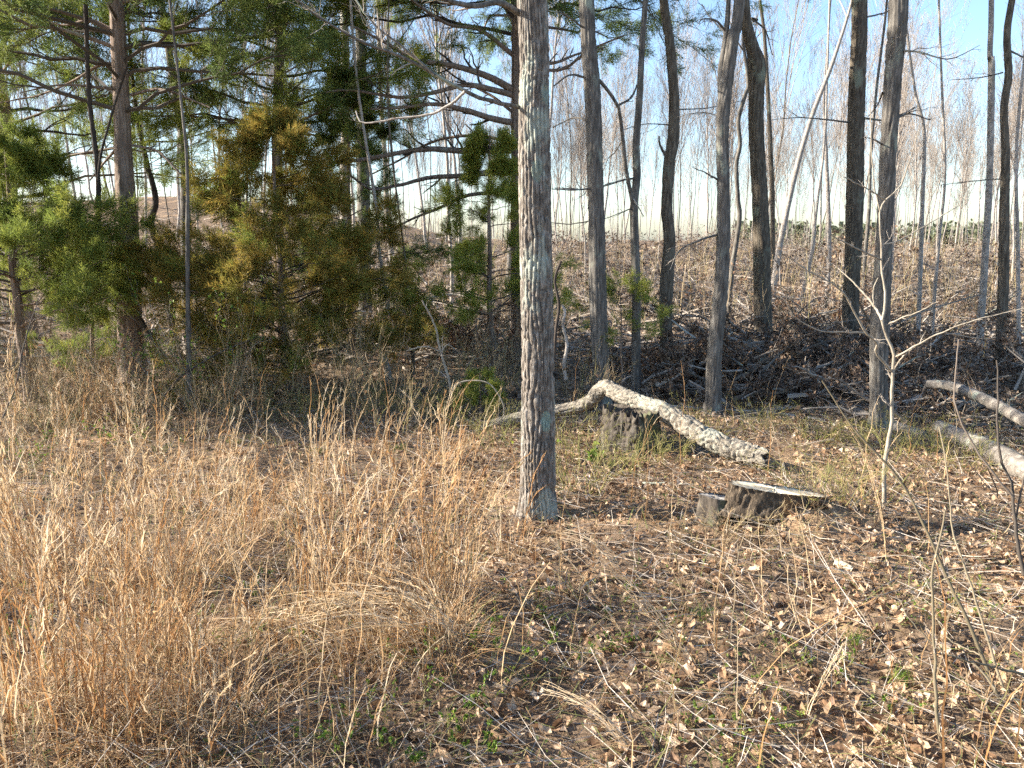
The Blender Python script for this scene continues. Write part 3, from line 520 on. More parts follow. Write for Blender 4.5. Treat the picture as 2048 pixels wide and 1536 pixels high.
# ------------------------------------------------------------------ fallen logs and stumps
def rest(px, py, wp, lift=0.):
    d = ray(px, py); Y = 3.0
    while Y < 40:
        t = Y/d[1]; p = d*t; rr = wp*t/FPX/2
        if EYE+p[2] <= H(p[0], Y)+rr*.75+lift: break
        Y += .02
    return Y
def log(label, pts, m, name='fallen_log', sides=40, ds=.015, amp=.08, cells=.03, seed=1, vs=.05, parts=None, lift=None):
    P = []; R = []
    if len(pts[0]) == 3 or lift is not None:
        ys = [rest(q[0], q[1], q[2], lift or 0) for q in pts]; ys = np.convolve(np.r_[ys[0], ys, ys[-1]], [.25, .5, .25], 'valid'); pts = [(*q[:3], y_) for q, y_ in zip(pts, ys)]
    for px, py, wp, Y in pts: P.append(at(px, py, Y)); R.append(wid(px, py, Y, wp)/2)
    P = np.array(P); R = np.array(R); t = thing(name, label, 'log', [P[len(P)//2][0], P[len(P)//2][1], P[:, 2].min()])
    trunk_obj(P, R, m, t, 'bark', sides, ds, 99, amp, cells, 0, seed, vs)
    # end discs
    for e, (c, d, r) in enumerate(((P[0], P[0]-P[1], R[0]), (P[-1], P[-1]-P[-2], R[-1]))):
        if parts and e in parts: continue
        Mx = basis(d[None], np.zeros(1))[0]; a = np.arange(14)/14*6.283; v = np.vstack([[c-nrm(d)*.004], c+(np.c_[np.cos(a), np.sin(a)]*r*.97)@Mx[:, :2].T-nrm(d)*.006*U(.5, 1, 14)[:, None]])
        MB().add(v, np.array([[0, i+1, (i+1) % 14+1] for i in range(14)])).obj('cut_end', M['greywood'], t)
    return t, P, R
L1, LP, LR = log('curved pale fallen log draped over the old stump, splintered hollow end at right',
    [(928, 842, 14, 6.95), (945, 850, 16, 6.9), (980, 851, 20, 6.8), (1030, 838, 22, 6.75), (1075, 828, 22, 6.7), (1110, 822, 23, 6.65), (1150, 815, 25, 6.6), (1180, 803, 27, 6.55), (1195, 786, 29, 6.5), (1212, 775, 30, 6.42), (1238, 788, 31, 6.3), (1280, 806, 32, 6.15), (1320, 820, 35, 6.0), (1360, 843, 38, 5.88), (1400, 868, 40, 5.75), (1440, 888, 41, 5.65), (1475, 902, 43, 5.58), (1512, 913, 42, 5.5)], M['log'], parts=(1,), seed=60, sides=64, ds=.009, amp=.12, cells=.024)
def shell(P, R, a0, a1, sides, jag, thick, seed):
    """partial tube (arc a0..a1) with thickness and a ragged far end"""
    r = np.random.default_rng(seed); k = len(P); T, n1, n2 = frames(P[None]); n1, n2 = n1[0], n2[0]; a = np.linspace(a0, a1, sides)
    jit = r.uniform(-jag, jag, sides); V = []
    for rr in (R, R-thick):
        W = P[:, None]+rr[:, None, None]*(np.cos(a)[None, :, None]*n1[:, None]+np.sin(a)[None, :, None]*n2[:, None])+r.normal(0, .0025, (k, sides, 3))
        Tn = T[0][-1]; wgt = np.linspace(0, 1, k)[:, None, None]**2; W = W+wgt*jit[None, :, None]*Tn; V.append(W)
    V = np.stack(V, 2).reshape(-1, 3); F = []
    ix = lambda i, j, s: (i*sides+j)*2+s
    for i in range(k-1):
        for j in range(sides-1):
            F.append((ix(i, j, 0), ix(i, j+1, 0), ix(i+1, j+1, 0), ix(i+1, j, 0))); F.append((ix(i, j, 1), ix(i+1, j, 1), ix(i+1, j+1, 1), ix(i, j+1, 1)))
        for j in (0, sides-1): F.append((ix(i, j, 0), ix(i+1, j, 0), ix(i+1, j, 1), ix(i, j, 1)))
    for j in range(sides-1): F.append((ix(k-1, j, 0), ix(k-1, j+1, 0), ix(k-1, j+1, 1), ix(k-1, j, 1)))
    return V, np.array(F)
e0 = LP[-1]; dl = nrm(LP[-1]-LP[-2]); Pe = np.array([e0-dl*.06, e0-dl*.02, e0+dl*.03, e0+dl*.07]); Re = np.full(4, LR[-1])
v, f = shell(Pe, Re*.985, -.3, math.pi+.3, 26, .03, .022, 2); MB().add(v, f).obj('broken_rim', M['log'], L1, label='ragged broken rim of the hollow log end')
inn = np.array([e0-dl*.25, e0-dl*.12, e0-dl*.0, e0+dl*.05]); v, f = shell(inn, np.array([.01, LR[-1]*.7, LR[-1]*.86, LR[-1]*.9]), 0, 6.283, 20, .012, .01, 3); MB().add(v, f).obj('hollow', M['hollow'], L1, label='dark rotted hollow')
lowp = spline([e0-dl*.20+[0, 0, -.03], e0-dl*.06+[0, 0, -.045], e0+dl*.02+[.005, 0, -.085], at(1522, 948, 5.42)+[0, 0, -.02]], 12)
mbx = MB(); 
for q in range(26):
    st = rng.normal(0, .020, 3)*[1, 1, .8]; en = rng.normal(0, .028, 3)*[1.2, 1, .5]; tq = np.linspace(0, 1, 12)[:, None]; tubes(mbx, (lowp+st*(1-tq)+en*tq)[None], np.full((1, 12), U(.008, .016))*np.linspace(1, .5, 12), 5)
mbx.obj('splintered_wood', M['rot'], L1, label='orange splintered wood bending down to the ground')
v, f = shell(lowp, np.linspace(.05, .028, 12), 1.7, 4.4, 14, .02, .012, 5); MB().add(v, f).obj('bark_strip', M['log'], L1)
for k, (lab, pts, m) in enumerate([
    ('grey mossy log at lower right running out of the picture', [(1876, 852, 26, 6.6), (1905, 868, 32, 6.45), (1960, 893, 40, 6.2), (2010, 918, 44, 6.0), (2060, 945, 46, 5.85), (2150, 990, 48, 5.6)], 'log2'),
    ('long grey log lying behind the dark pair, topmost on the right', [(1850, 768, 17, 7.9), (1900, 772, 19, 7.8), (1950, 790, 21, 7.6), (2000, 815, 22, 7.4), (2060, 848, 23, 7.2), (2140, 890, 24, 6.9)], 'log2'),
    ('short mossy log poking out left of the dark leaning trunk', [(1675, 800, 14, 7.4), (1700, 818, 20, 7.3), (1740, 838, 22, 7.15), (1800, 858, 23, 6.95), (1850, 875, 23, 6.9)], 'log2'),
    ('thin grey log snaking through the brown brush', [(1455, 705, 8, 9.2), (1500, 735, 13, 8.9), (1560, 758, 14, 8.6), (1620, 765, 14, 8.4), (1680, 775, 15, 8.2), (1730, 795, 16, 8.0), (1790, 815, 16, 7.9)], 'log2'),
    ('dark short log under the long grey log at right', [(1815, 772, 16, 7.7), (1850, 786, 18, 7.6), (1905, 800, 18, 7.5), (1960, 815, 18, 7.4)], 'log2'),
    ('thin bare fallen pole lying in shade behind the pale log', [(1330, 812, 7, 7.3), (1400, 818, 8, 7.3), (1500, 824, 8, 7.25), (1560, 818, 6, 7.2), (1600, 816, 5, 7.2), (1645, 826, 3, 7.2)], 'pale'),
    ('forked end of the fallen pole pointing right', [(1530, 824, 6, 7.22), (1590, 832, 6, 7.1), (1650, 842, 5, 7.0), (1700, 866, 3, 6.9)], 'pale'),
    ('pale sunlit limb on the ground behind the straight grey tree', [(1215, 728, 8, 10.2), (1250, 718, 9, 10.2), (1285, 706, 7, 10.4), (1320, 702, 5, 10.5)], 'pale'),
    ('pale limb lying on the slope in front of the crooked trunk', [(1350, 690, 5, 11.3), (1385, 684, 7, 11.3), (1425, 668, 7, 11.6), (1450, 655, 4, 12)], 'pale'),
    ('grey half-buried log among russet leaves left of the oak', [(965, 690, 8, 10.5), (985, 705, 11, 10.3), (1005, 735, 9, 10)], 'log2'),
    ('long pale limb arched over the russet leaf pile', [(845, 600, 5, 13), (885, 592, 7, 13), (925, 590, 7, 13), (960, 610, 6, 13), (990, 625, 4, 13)], 'pale'),
    ('short broken grey stick lying among the grass, lower left', [(470, 1163, 9, 3.45), (520, 1172, 12, 3.43), (570, 1178, 13, 3.42), (622, 1174, 9, 3.42)], 'log2'),
    ('thin grey stick on the leaf litter left of the cut stump', [(1280, 966, 5, 5.15), (1340, 968, 6, 5.14), (1400, 972, 6, 5.12), (1445, 980, 3, 5.1)], 'log2'),
    ('pale wood chip lying on the leaves below the cut stump', [(1662, 1122, 10, 3.82), (1685, 1130, 15, 3.8), (1706, 1140, 11, 3.78)], 'wood')]):
    log(lab, pts, M[m], ['fallen_log', 'fallen_limb'][m == 'pale'] if k < 11 else 'stick', 30, .02, .08, .035, 70+k, lift={1: .30, 3: .12, 4: .1, 10: .5}.get(k, .0))
# old bark-covered stump under the log
def stump(label, c, r, h, m, top_m, lean=(0, 0), sides=72, amp=.1, flare=.4, tilt=(0, 0), seed=1, ell=(1, 1), jag=.0, cells=.03, lobes=.12):
    t = thing('stump', label, 'stump', c); th = np.linspace(0, 6.283, sides, endpoint=False); nz = 26; zz = np.linspace(-.06, 1, nz); r0 = np.random.default_rng(seed)
    u = np.broadcast_to(th/6.2832, (nz, sides)); v = np.broadcast_to((zz*h)[:, None], u.shape); nu = max(8, int(6.28*r/cells)); a = vn(u+.9/nu*(vn(u, v/.04, nu, seed+9)-.5), v/.07, nu, seed); b = vn(u, v/.02, nu*2, seed+1)
    d = np.abs(2*a-1)**.6*.7+b*.3; lob = 1+lobes*np.sin(th*3+seed)+lobes*.6*np.sin(th*5+2*seed); R = r*lob[None]*(1+flare*np.exp(-v/(h*.35)))*(1+amp*(d-.5)*2)
    topz = h+tilt[0]*R[-1]*np.cos(th)*ell[0]+tilt[1]*R[-1]*np.sin(th)*ell[1]+r0.normal(0, 1, sides)*jag
    X = c[0]+R*np.cos(th)*ell[0]+lean[0]*v; Y = c[1]+R*np.sin(th)*ell[1]+lean[1]*v; Z = c[2]+np.clip(zz, -1, 1)[:, None]*topz[None]
    V = np.stack([X, Y, Z], -1); i = np.arange(nz-1)[:, None]*sides; j = np.arange(sides)[None]; j2 = (j+1) % sides
    MB().add(V, np.stack([i+j, i+j2, i+sides+j2, i+sides+j], -1).reshape(-1, 4)).obj('bark', m, t, True)
    rim = V[-1]; cc = rim.mean(0); rings = [cc+(rim-cc)*s+np.array([0, 0, -.004])+r0.normal(0, .002+jag*.4, rim.shape)*[0, 0, 1] for s in (.985, .75, .5, .25)]; W = np.vstack(rings+[cc[None]]); F = []; n4 = 4*sides
    for q in range(3):
        for j in range(sides): F.append((q*sides+j, q*sides+(j+1) % sides, (q+1)*sides+(j+1) % sides, (q+1)*sides+j))
    mb = MB().add(W, np.array(F)); mb.add(W, np.array([[3*sides+j, 3*sides+(j+1) % sides, n4] for j in range(sides)])); mb.obj('cut_top', top_m, t); return t
S1 = ground_at(1272, 905); stump('old dark mossy stump carrying the curved fallen log', S1+[0, .16, 0], .20, .30, M['stump'], M['stump'], seed=5, jag=.02, flare=.25, sides=110, amp=.12)
S2 = ground_at(1555, 1032); stump('freshly cut low stump with a pale slanting sawn top', S2+[0, .06, 0], .235, .125, M['stump2'], M['wood'], tilt=(-.14, -.05), ell=(1.10, .42), flare=.25, seed=8, sides=180, amp=.09, lobes=.06, jag=.001, cells=.026)
S3 = ground_at(1433, 1042); stump('small weathered dark grey stump left of the sawn one', S3+[0, .04, 0], .078, .13, M['stump'], M['greywood'], tilt=(-.12, -.08), flare=.25, seed=12, sides=60, amp=.12, cells=.02)

# ------------------------------------------------------------------ saplings and shrubs in front
def shrub_px(label, name, stems, m, cat='sapling', tw=4, tm='twig', tl=.2):
    b0 = stems[0]; base = at(*b0[0][0], b0[1]); t = thing(name, label, cat, [base[0], base[1], float(H(base[0], base[1]))]); mb = MB()
    for k, (pts, Y0, Y1, w0, w1) in enumerate(stems): branch_px(t, pts, Y0, Y1, w0, w1, m, 22, tw, tm, 'stem' if k == 0 else 'branch', tl, mb, 8)
    mb.obj('twigs', M[tm], t, kind='stuff'); return t
Y = ground_at(1768, 1015)[1]
shrub_px('pale forked sapling in front of the dark pair of trunks', 'sapling', [
    ([(1768, 1018), (1768, 948), (1776, 885), (1783, 853), (1784, 790), (1786, 742), (1787, 707), (1773, 672), (1764, 641)], Y, Y, 9.4, 5.6),
    ([(1782, 742), (1764, 720), (1751, 701), (1754, 685), (1732, 666), (1702, 611), (1687, 585), (1658, 563), (1621, 545), (1577, 514)], Y, Y-.4, 5.5, 2.1),
    ([(1732, 666), (1690, 664), (1647, 663), (1596, 639), (1568, 600)], Y-.1, Y-.5, 3.9, 1.4), ([(1764, 641), (1747, 610), (1716, 574), (1676, 536)], Y, Y+.3, 5.5, 2.1),
    ([(1764, 641), (1771, 596), (1764, 541), (1762, 490), (1760, 424), (1771, 400), (1804, 365), (1840, 255)], Y, Y+.2, 5.5, 1.4), ([(1760, 424), (1747, 358), (1742, 256), (1741, 180)], Y+.1, Y+.1, 3.1, 1.4),
    ([(1771, 400), (1735, 378), (1690, 355)], Y+.1, Y-.2, 3.1, 2.1), ([(1790, 714), (1808, 705), (1843, 684), (1884, 665), (1938, 644), (2048, 616)], Y, Y-.3, 3.9, 1.4), ([(1786, 742), (1808, 711), (1843, 684)], Y, Y-.1, 3.9, 2.1), ([(1884, 665), (1954, 676), (1988, 676)], Y-.15, Y+.1, 2.3, 1.4),
    ([(1773, 650), (1805, 635), (1840, 622), (1875, 603)], Y, Y-.2, 3.1, 1.4), ([(1764, 490), (1800, 480), (1870, 440), (1920, 410)], Y, Y+.3, 3.1, 1.4), ([(1764, 520), (1710, 495), (1660, 470)], Y, Y-.3, 3.9, 2.1), ([(1747, 610), (1747, 578), (1756, 556)], Y, Y, 3.1, 2.1)], M['sapling'], tw=3, tm='twigpale', tl=.12)
shrub_px('thin upright grey sapling stem nearest the camera at lower right', 'sapling', [([(1892, 1545), (1871, 1401), (1870, 1314), (1864, 1167), (1874, 1101), (1890, 1021)], 2.3, 2.45, 8.6, 3.5), ([(1866, 1170), (1900, 1155), (1930, 1140)], 2.4, 2.3, 2.9, 1.4)], M['stem'], tw=3, tl=.12)
shrub_px('leaning bare shrub with long slanting stems at lower right corner', 'shrub', [
    ([(2050, 1490), (2025, 1447), (1990, 1377), (1965, 1314), (1937, 1244), (1906, 1181), (1871, 1101), (1843, 1038), (1811, 976), (1748, 900), (1704, 853), (1644, 761)], 2.5, 2.9, 9.4, 2.8),
    ([(2028, 1443), (2004, 1370), (1979, 1290), (1951, 1199), (1923, 1115), (1905, 1060), (1893, 930), (1878, 853)], 2.55, 3.0, 6.5, 2.1), ([(1990, 1377), (1950, 1330), (1880, 1300), (1820, 1240), (1800, 1200)], 2.5, 2.7, 5.0, 1.4), ([(2050, 1350), (1990, 1335), (1930, 1320), (1870, 1305)], 2.5, 2.4, 6.5, 2.1), ([(1960, 1310), (1900, 1280), (1870, 1230)], 2.5, 2.7, 3.6, 1.4)], M['stem'], 'shrub', tw=3, tl=.10)
shrub_px('dark whippy shrub stems rising at the right edge', 'shrub', [
    ([(2048, 1150), (2034, 1075), (2026, 1000), (2023, 964), (2001, 916), (1995, 837), (1996, 790), (1993, 720)], 2.9, 3.1, 7.9, 2.8), ([(2026, 995), (1976, 932), (1944, 885), (1912, 818), (1909, 777), (1914, 714), (1917, 679)], 2.95, 3.2, 5.0, 2.8), ([(2030, 1040), (2048, 960), (2060, 900)], 2.95, 3., 5.0, 2.8), ([(1976, 932), (1990, 990), (1880, 850)], 3, 3.2, 2.9, 1.4)], M['twigdark'], 'shrub', tw=2, tm='twigdark', tl=.10)
shrub_px('bare sapling with bent side twig left of the curved vine', 'sapling', [([(903, 800), (897, 757), (880, 700), (870, 652), (844, 600)], 7.2, 7.2, 6.5, 2.8), ([(880, 703), (850, 693), (812, 702)], 7.2, 7.0, 3.6, 2.1), ([(882, 705), (895, 690), (915, 702)], 7.2, 7.3, 2.9, 1.4)], M['sapling'], tw=4, tm='twigpale')
shrub_px('thin dark twiggy sapling at the left edge in the grass', 'sapling', [([(0, 850), (35, 760), (45, 700), (60, 650), (80, 590)], 4.6, 4.8, 4.3, 1.4), ([(35, 760), (20, 700), (0, 670)], 4.7, 4.6, 2.2, 1.4)], M['twigdark'], tw=5, tm='twigdark')

def bush(label, name, c, h, rad, ns, m, cat, lean=0., leaves=0, lm=None, ls=.03, k=6, zig=.10, sub=4, th=.004, arch=0., group=None, sub2=3, up=.2, lp=None):
    c = np.asarray(c, float); t = thing(name, label, cat, c, group); az = U(0, 6.283, ns); d = np.c_[np.cos(az), np.sin(az)]; rb = U(0, 1, ns)**.5*rad*.5
    tt = np.linspace(0, 1, k); hh = h*U(.55, 1.1, ns); sp = rad*U(.1, 1, ns)
    P = np.zeros((ns, k, 3)); P[..., :2] = c[:2]+d[:, None]*(rb[:, None]+sp[:, None]*tt[None]**(1.4 if arch else 1))[..., None]*1.
    P[..., 2] = H(P[:, :1, 0], P[:, :1, 1])-.01+hh[:, None]*(tt-arch*tt**2.5)[None]
    wg = np.cumsum(rng.normal(0, zig*h/k, (ns, k, 3)), 1); wg[:, 0] = 0; P += wg; R = th*U(.6, 1.3, ns)[:, None]*np.linspace(1, .35, k)
    mb = MB(); tubes(mb, P, R, 4); A, AR = kids(P, R, sub, .42, .8, up, 4, .6, .2, .15); tubes(mb, A, AR, 3)
    if sub2: B, BR = kids(A, AR, sub2, .5, .8, up, 3, .7, .2, .15); tubes(mb, B, BR, 3)
    else: B = A
    mb.obj('stems', m, t, kind='stuff')
    if leaves:
        i = rng.integers(0, len(B), leaves); j = rng.integers(1, B.shape[1], leaves); lb = MB(); scat_many(lb, lp or SLEAF, B[i, j], rand_dir(leaves), ls*U(.6, 1.3, leaves)); lb.obj('leaves', lm, t, kind='stuff')
    return t
# green briar tangles
BR = [(1150, 930, 5.9, 'under the fallen log, right of the oak'), (1235, 950, 5.4, 'in front of the old mossy stump'), (1330, 930, 5.7, 'below the middle of the pale log'), (1395, 905, 6.3, 'behind the splintered log end'), (1510, 885, 6.6, 'in the shade behind the pale log'), (1620, 905, 6.2, 'behind the sawn stump'), (1690, 900, 6.2, 'at the foot of the dark leaning trunk'), (1850, 920, 5.9, 'right of the pale sapling foot'), (1930, 950, 5.5, 'in front of the mossy right log'), (1640, 1040, 4.4, 'growing over the sawn stump'), (1720, 1010, 4.8, 'between the sawn stump and the sapling'),
      (820, 800, 7.4, 'below the dark cedar'), (930, 850, 6.7, 'under the looping vine'), (700, 830, 7.2, 'under the bronze cedar'), (990, 900, 6.1, 'left of the oak foot'), (600, 860, 6.8, 'in the left undergrowth'), (1780, 930, 5.7, 'beside the sapling stem'), (500, 815, 7.0, 'below the left half of the bronze cedar'), (380, 800, 7.3, 'right of the big cedar foot'), (100, 800, 6.6, 'at the left edge below the green cedar'), (760, 790, 7.6, 'under the crooked pale trunk'), (880, 815, 7.1, 'beside the bent-twig sapling'), (1150, 1000, 4.9, 'right of the oak foot')]
for px, py, Yb, wh in BR:
    p = at(px, py, Yb); p[2] = float(H(p[0], Yb)); bush('green-stemmed briar tangle '+wh, 'briar', p, U(.32, .5), .34, 26, M['briar'], 'briar', zig=.32, sub=4, th=.0022, arch=.35, k=8)
for px, py, wh in [(1500, 1072, 'in front of the sawn stump, left part'), (1590, 1075, 'in front of the sawn stump, right part'), (1420, 1075, 'below the small dark stump')]:
    g = ground_at(px, py); bush('low tangle of dry briar twigs '+wh, 'briar', g, .22, .26, 26, M['twigwarm'], 'briar', zig=.4, sub=4, th=.002, arch=.5, k=7)
# bare grey-brown undergrowth shrubs
SH = [(90, 745, 6.9, 1.0, 'left edge below the green cedar'), (150, 735, 7.5, .9, 'between the edge cedar and the big cedar'), (330, 745, 7.9, .8, 'right of the big cedar trunk'), (420, 770, 7.6, .9, 'below the bronze cedar at left'), (480, 800, 7.3, .8, 'in front of the bronze cedar'), (560, 800, 7.4, .8, 'under the middle of the bronze cedar'), (650, 790, 7.6, .9, 'right under the bronze cedar'), (730, 800, 7.3, .8, 'beneath the crooked pale trunk'), (860, 780, 7.6, .7, 'left of the bent-twig sapling'), (960, 760, 8.0, .7, 'behind the looping vine'), (1010, 720, 8.5, .8, 'just left of the oak, farther back'), (1140, 770, 7.6, .6, 'between oak and straight grey tree'), (230, 800, 6.9, .7, 'in the grass by the big cedar foot'), (400, 840, 6.4, .6, 'in the middle of the left field'), (40, 820, 5.9, .8, 'at the left edge of the field'), (780, 860, 6.6, .5, 'behind the tall grass at centre')]
for px, py, Yb, h, wh in SH:
    p = at(px, py, Yb); p[2] = float(H(p[0], Yb)); bush('bare twiggy grey-brown shrub '+wh, 'bare_shrub', p, h, .5, 24, M['twigwarm'], 'shrub', zig=.22, sub=6, th=.0035, sub2=4, up=.35, leaves=30, lm=M['redleaf'], ls=.035)
# shrubs with fresh yellow-green leaves
for px, py, Yb, h, r, nlv, s, lab in [(285, 760, 7.6, .65, .4, 200, .035, 'shrub with fresh yellow-green leaves crossing the big cedar trunk'), (430, 800, 7.2, 1.15, .6, 330, .032, 'leggy shrub with scattered yellow-green leaves before the bronze cedar'), (300, 880, 6.2, .25, .4, 160, .025, 'low sprouting green plant in the field below the big cedar'),
        (1082, 895, 4.75, .42, .10, 40, .035, 'small vine with bright green leaves on the oak foot'), (1195, 905, 5.6, .16, .10, 26, .055, 'little green broad-leaved seedling right of the oak'), (900, 1530, 2.35, .12, .18, 420, .016, 'bright green weed clump at the bottom edge'), (960, 1340, 2.95, .14, .25, 380, .014, 'green weed patch right of the flattened straw tuft'),
        (1160, 1280, 3.1, .10, .3, 420, .014, 'low green weeds in leaf litter at lower centre'), (520, 1240, 3.2, .07, .3, 260, .016, 'flat green weeds between grass stems, lower left'), (740, 1480, 2.45, .15, .2, 240, .014, 'green weed sprigs at lower centre-left'), (1450, 1430, 2.6, .08, .3, 300, .013, 'sparse green weeds among dead leaves, lower right'), (2000, 1240, 3.2, .12, .3, 260, .014, 'olive green weeds on the bare soil at right edge'), (1640, 1400, 2.7, .10, .3, 260, .013, 'green sprigs among leaves left of the thin sapling stem'), (20, 1270, 3.1, .14, .2, 200, .015, 'green sprigs in the straw at left edge'), (20, 930, 5.2, .3, .3, 120, .02, 'green leaf sprout in the grass at left edge')]:
    g = ground_at(px, py) if py > 1000 else at(px, py, Yb); g[2] = float(H(g[0], g[1])); bush(lab, 'leafy_shrub' if h > .4 else 'weed', g, h, r, 14 if h > .4 else 12, M['briar'] if h < .4 else M['twig'], 'shrub' if h > .4 else 'weed', leaves=nlv, lm=M['green'], ls=s, sub=4, th=.0025 if h > .4 else .001, sub2=3)
# brush piles with withered brown leaves
def brush(label, c, L, hh, Wd, nlv, lm, seed, nb=26, group=None, ls=.052, tm='twig'):
    c = np.asarray(c, float); t = thing('brush_pile', label, 'brush pile', c, group); N = nb; P0 = np.c_[c[0]+U(-L, L, N)/2, c[1]+U(-Wd, Wd, N)/2, np.zeros(N)]; P0[:, 2] = H(P0[:, 0], P0[:, 1])+U(0, .45, N)*hh
    az = U(-.7, .7, N)+np.where(U(0, 1, N) < .5, 0, 3.14); d = np.c_[np.cos(az), np.sin(az)*.7, U(-.05, .8, N)]; LL = U(.4, 1.1, N)*L*.5; tt = np.linspace(0, 1, 7)
    P = P0[:, None]+d[:, None]*LL[:, None, None]*tt[None, :, None]+np.cumsum(rng.normal(0, .03, (N, 7, 3)), 1)*LL[:, None, None]; P[..., 2] = np.minimum(P[..., 2], H(P[..., 0], P[..., 1])+hh*U(.8, 1.45, N)[:, None]); R = U(.006, .026, N)[:, None]*np.linspace(1, .3, 7)
    for i in range(min(14, N)): tubes(MB(), P[i:i+1], R[i:i+1], 6).obj('limb', M['pale'] if i % 2 else M['bark2'], t, True)
    mb = MB(); tubes(mb, P[14:], R[14:], 5); A, AR = kids(P, R, 7, .45, .9, .15, 4, .5, .1, .1); B, BR_ = kids(A, AR, 4, .5, .9, .1, 3, .6, .1, .12); tubes(mb, A, AR, 3); tubes(mb, B, BR_, 3); mb.obj('twigs', M[tm], t, kind='stuff')
    if nlv:
        nlv = int(nlv*1.3); i = rng.integers(0, len(B), nlv); j = rng.integers(1, 3, nlv); pos = B[i, j]+rng.normal(0, .02, (nlv, 3)); ok = pos[:, 2] > H(pos[:, 0], pos[:, 1]); lb = MB(); scat_many(lb, BLEAF, pos[ok], rand_dir(ok.sum()), ls*U(.6, 1.3, ok.sum())); lb.obj('leaves', lm, t, kind='stuff')
    return t
for k, (px, py, Yb, L, hh, Wd, nlv, lm, lab) in enumerate([
    (1400, 790, 8.6, 1.5, .75, 1.2, 2600, 'brown', 'dark brush pile with withered leaves around the forked grey tree'), (1560, 780, 8.8, 1.6, .8, 1.2, 2800, 'brown', 'big dark leafy brush heap left of the dark pair of trunks'), (1620, 720, 9.6, 1.6, .8, 1.2, 2200, 'brown', 'brown leafy slash heap behind the snaking thin log'), (1850, 740, 9.0, 1.6, .7, 1.2, 2400, 'brown', 'brown leafy slash behind the long grey log at right'), (1990, 740, 8.8, 1.6, .6, 1.2, 2000, 'brown', 'leafy slash at the right edge behind the logs'),
    (1330, 760, 8.9, 1.1, .5, 1., 1100, 'redleaf', 'russet leafed brush at the foot of the snaking trunk'), (900, 700, 10.4, 1.6, .8, 1.2, 2200, 'redleaf', 'russet dead-leaf heap left of the central oak'), (940, 650, 11.5, 1.2, 1.0, 1., 1500, 'brown', 'dark brown leaf clump above the russet heap'), (1520, 650, 12.5, 2.2, .9, 1.5, 1800, 'brown', 'brown slash mound around the bulged trunk foot'), (1680, 640, 13., 2.2, .8, 1.5, 1500, 'redleaf', 'reddish slash mound behind the dark straight trunk'), (1270, 730, 9.8, .8, .4, .8, 700, 'redleaf', 'low russet leaves beside the thin forked tree'),
    (1900, 650, 13.5, 2.4, .9, 1.5, 1500, 'brown', 'brown slash mound behind the pale thin stems'), (1750, 790, 7.9, 1.3, .45, .9, 1300, 'brown', 'dark shaded brush right behind the leaning trunk'), (1900, 830, 7.0, 1.4, .3, .8, 900, 'brown', 'shaded low brush between the two right logs'), (1480, 800, 7.9, 1.0, .45, .8, 1100, 'brown', 'shaded brush behind the fallen pole')]):
    p = at(px, py, Yb); p[2] = float(H(p[0], Yb)); brush(lab, p, L, hh, Wd, nlv, M[lm], k)

# ------------------------------------------------------------------ hillside slash and background woods
HEAPS = [(1170, 560, 'right of the central oak'), (1130, 600, 'right beside the oak, lower on the slope'), (1260, 560, 'left of the thin forked tree, higher up'), (1370, 620, 'right of the snaking trunk'), (1420, 560, 'left of the forked grey tree'), (1600, 560, 'right of the bulged trunk'), (1640, 520, 'high on the slope left of the dark straight trunk'), (1760, 560, 'behind the dark leaning trunk'), (1820, 600, 'right of the dark leaning trunk'), (1930, 560, 'left of the pale elbowed trunk'), (2010, 600, 'at the right edge'), (1880, 530, 'high on the slope behind the pale stems'), (1480, 540, 'between the forked tree and the bulged trunk'), (1220, 620, 'right behind the straight grey tree'), (860, 560, 'left of the young lime cedar'), (780, 600, 'under the cedar limbs'), (450, 560, 'behind the bronze cedar, left part'), (300, 560, 'right behind the big left cedar'), (500, 520, 'behind the bronze cedar, higher up'), (620, 560, 'behind the bronze cedar, right part'), (1320, 600, 'behind the snaking trunk'), (1560, 530, 'high up right of the bulged trunk'), (1330, 520, 'near the crest behind the snaking trunk'), (1980, 520, 'near the crest by the wavy trunk'),
    (1220, 505, 'on the crest right of the straight grey tree'), (1390, 505, 'on the crest left of the forked tree'), (1500, 500, 'on the crest beside the bulged trunk'), (1700, 505, 'on the crest behind the dark straight trunk'), (1820, 505, 'on the crest behind the pale stems'), (1950, 500, 'on the crest near the right edge'), (1120, 505, 'on the crest right of the oak')]
proto = []
for k, (px, py, wh) in enumerate(HEAPS):
    g = ground_at(px, py); lab = 'heap of grey-brown logging slash '+wh
    if k < 5: t = brush(lab, g, U(2.4, 4.2), U(.6, 1.1), U(1.5, 2.5), 420, M['farleaf'] if k % 2 else M['brown'], 100+k, 24, 'slash heaps across the cleared hillside', .11, 'twigbg'); proto.append(t); continue
    p = proto[k % 5]; t = thing('brush_pile', lab, 'brush pile', g, 'slash heaps across the cleared hillside'); t.rotation_euler = (0, 0, U(0, 6.28)); q = U(.8, 1.3); t.scale = (q, q, q)
    for ch in list(p.children): o = ch.copy(); sc.collection.objects.link(o); o.parent = t
N = 3600; yy = 10+60*U(0, 1, N)**1.6; xx = U(-.8, .8, N)*yy; az = U(0, 6.283, N); LL = U(.3, 2.0, N); d = np.c_[np.cos(az), np.sin(az), U(-.1, .35, N)]; tt = np.linspace(0, 1, 4)
P = np.c_[xx, yy, H(xx, yy)+U(0, .15, N)][:, None]+d[:, None]*LL[:, None, None]*tt[None, :, None]+np.cumsum(rng.normal(0, .05, (N, 4, 3)), 1)*LL[:, None, None]; P[..., 2] = np.maximum(P[..., 2], H(P[..., 0], P[..., 1])+.01)
